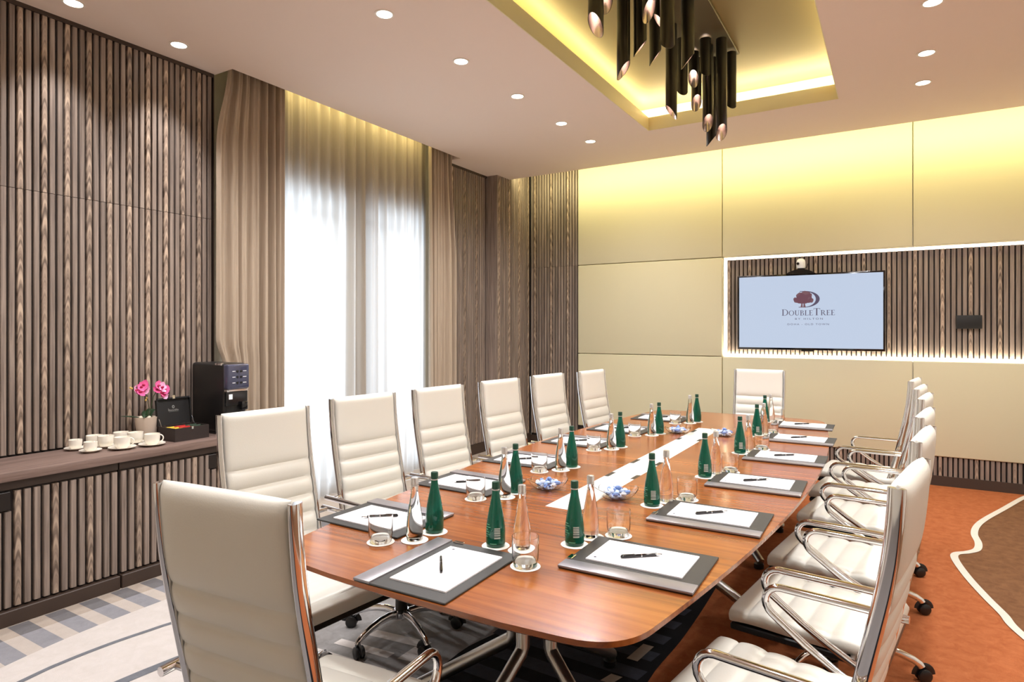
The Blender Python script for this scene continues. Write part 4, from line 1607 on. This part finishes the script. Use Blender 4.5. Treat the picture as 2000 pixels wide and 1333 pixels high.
for side, items, folds, base_rz in (('window-side', L_items, L_fold, -PI / 2), ('carpet-side', R_items, R_fold, PI / 2), ('near-end', E_items, E_fold, 0)):
    for i, ((g_, c_, n_), fo) in enumerate(zip(items, folds)):
        where = 'the %s %s place from the camera' % (ORD[i], side) if side != 'near-end' else 'the place at the near table end'
        rz = base_rz + R(jr.uniform(-1.5, 1.5))
        b = place(P_BLOT, (fo[0], fo[1], TZ), rz)
        tag(b, 'black leather desk blotter with grey side bar at ' + where, 'blotter', 'desk blotters')
        M_ = Matrix.Translation((fo[0], fo[1], TZ)) @ Matrix.Rotation(rz, 4, 'Z')
        pp = M_ @ Vector((.026, .0, .006))
        p_ = place(P_PAD, pp, rz + R(jr.uniform(-1, 1)))
        tag(p_, 'white notepad lying on the blotter at ' + where, 'notepad', 'notepads')
        if side == 'window-side':
            q = M_ @ Vector((.03, .0, .0101))
            pr = R(-50)
        elif side == 'carpet-side':
            q = M_ @ Vector((.025, .005, .0101))
            pr = R(132)
        else:
            q = M_ @ Vector((.0, .0, .0101))
            pr = R(-145)
        e_ = place(P_PEN, q, pr + R(jr.uniform(-4, 4)))
        tag(e_, 'black ballpoint pen on the notepad at ' + where, 'pen', 'pens')
        for (xy, pro, nm, lab, cat, grp) in ((g_, P_GLASS, 'tumbler', 'clear glass tumbler at ', 'glass', 'tumblers'), (c_, P_CLEAR, 'bottle', 'clear glass water bottle at ', 'bottle', 'clear water bottles'), (n_, P_GREEN, 'bottle', 'dark green glass water bottle at ', 'bottle', 'green water bottles')):
            co = put('coaster', coaster_me, None, (xy[0], xy[1], TZ))
            under = {'tumblers': 'tumbler', 'clear water bottles': 'clear bottle', 'green water bottles': 'green bottle'}[grp]
            tag(co, 'round white paper coaster under the %s at %s' % (under, where), 'coaster', 'paper coasters')
            ang = math.atan2(-xy[1], -xy[0]) + R(10)
            if side == 'window-side':
                ang += R(150)
            t_ = place(pro, (xy[0], xy[1], TZ + .0017), ang)
            tag(t_, lab + where, cat, grp)

# glass dishes with wrapped sweets
def dish_mesh():
    vs, fs = [], []
    n, rows = 48, 9
    for side, off in ((0, 0.0), (1, .0028)):
        for j in range(rows):
            t = j / (rows - 1)
            for k in range(n):
                a = 2 * PI * k / n
                c4 = abs(math.cos(2 * a)) ** .6
                r_ = .034 + (.052 * t ** .8) * (.88 + .22 * c4) - (off if t > .2 else 0)
                z_ = .038 * t ** 1.7 * (.72 + .5 * c4) + off * (1 if t < .3 else .3)
                vs.append((r_ * math.cos(a), r_ * math.sin(a), z_))
    for s in range(2):
        for j in range(rows - 1):
            for k in range(n):
                a = s * rows * n + j * n
                fs.append((a + k, a + (k + 1) % n, a + n + (k + 1) % n, a + n + k))
    top0, top1 = (rows - 1) * n, (2 * rows - 1) * n
    for k in range(n):
        fs.append((top0 + k, top0 + (k + 1) % n, top1 + (k + 1) % n, top1 + k))
    fs.append(tuple(range(n)))
    fs.append(tuple(range(rows * n, rows * n + n)))
    return MB().add(vs, fs).mesh('sweet_dish', 'tumbler_glass', angle=60)


dish_me = dish_mesh()
candy_mes = []
for nm in ('candy_blue', 'candy_white', 'candy_pale'):
    cd = MB()
    cd.ell((0, 0, 0), (.0145, .0095, .009), 10, 6)
    for s_ in (-1, 1):
        cd.add([(s_ * .0115, 0, 0), (s_ * .020, -.008, .003), (s_ * .021, 0, -.002), (s_ * .020, .008, .003)], [(0, 1, 2), (0, 2, 3)])
    cd.cur = 0
    candy_mes.append(cd.mesh('wrapped_sweet', nm, angle=50))
for bi, (x, y, rz, wh) in enumerate(((-1.290, 2.43, .9, 'left of the inlay, nearer the camera'), (-.975, 2.44, .8, 'right of the inlay, nearer the camera'), (-1.235, 4.17, .85, 'left of the inlay, far end'), (-.945, 4.22, .8, 'right of the inlay, far end'))):
    d_ = put('sweet_dish', dish_me, None, (x, y, TZ), rz)
    tag(d_, 'small scalloped glass dish of sweets, %s' % wh, 'dish', 'glass sweet dishes')
    rn = random.Random(30 + bi)
    spots = [(0, 0, .012)] + [(.026 * math.cos(k * 1.257), .026 * math.sin(k * 1.257), .012) for k in range(5)] + [(.045 * math.cos(k * .785 + .3), .045 * math.sin(k * .785 + .3), .027) for k in range(8)] + [(.02 * math.cos(k * 1.571 + .5), .02 * math.sin(k * 1.571 + .5), .029) for k in range(4)] + [(.006, .004, .043)]
    for k, (cx_, cy2, cz) in enumerate(spots):
        s_ = put('wrapped_sweet', candy_mes[k % 3], None, (x + cx_, y + cy2, TZ + cz + .001))
        s_.rotation_euler = (rn.uniform(-.35, .35), rn.uniform(-.35, .35), rn.uniform(0, 6.28))
        tag(s_, 'blue and white wrapped sweet in the glass dish %s' % wh, 'sweet', 'wrapped sweets in the dish %s' % wh)
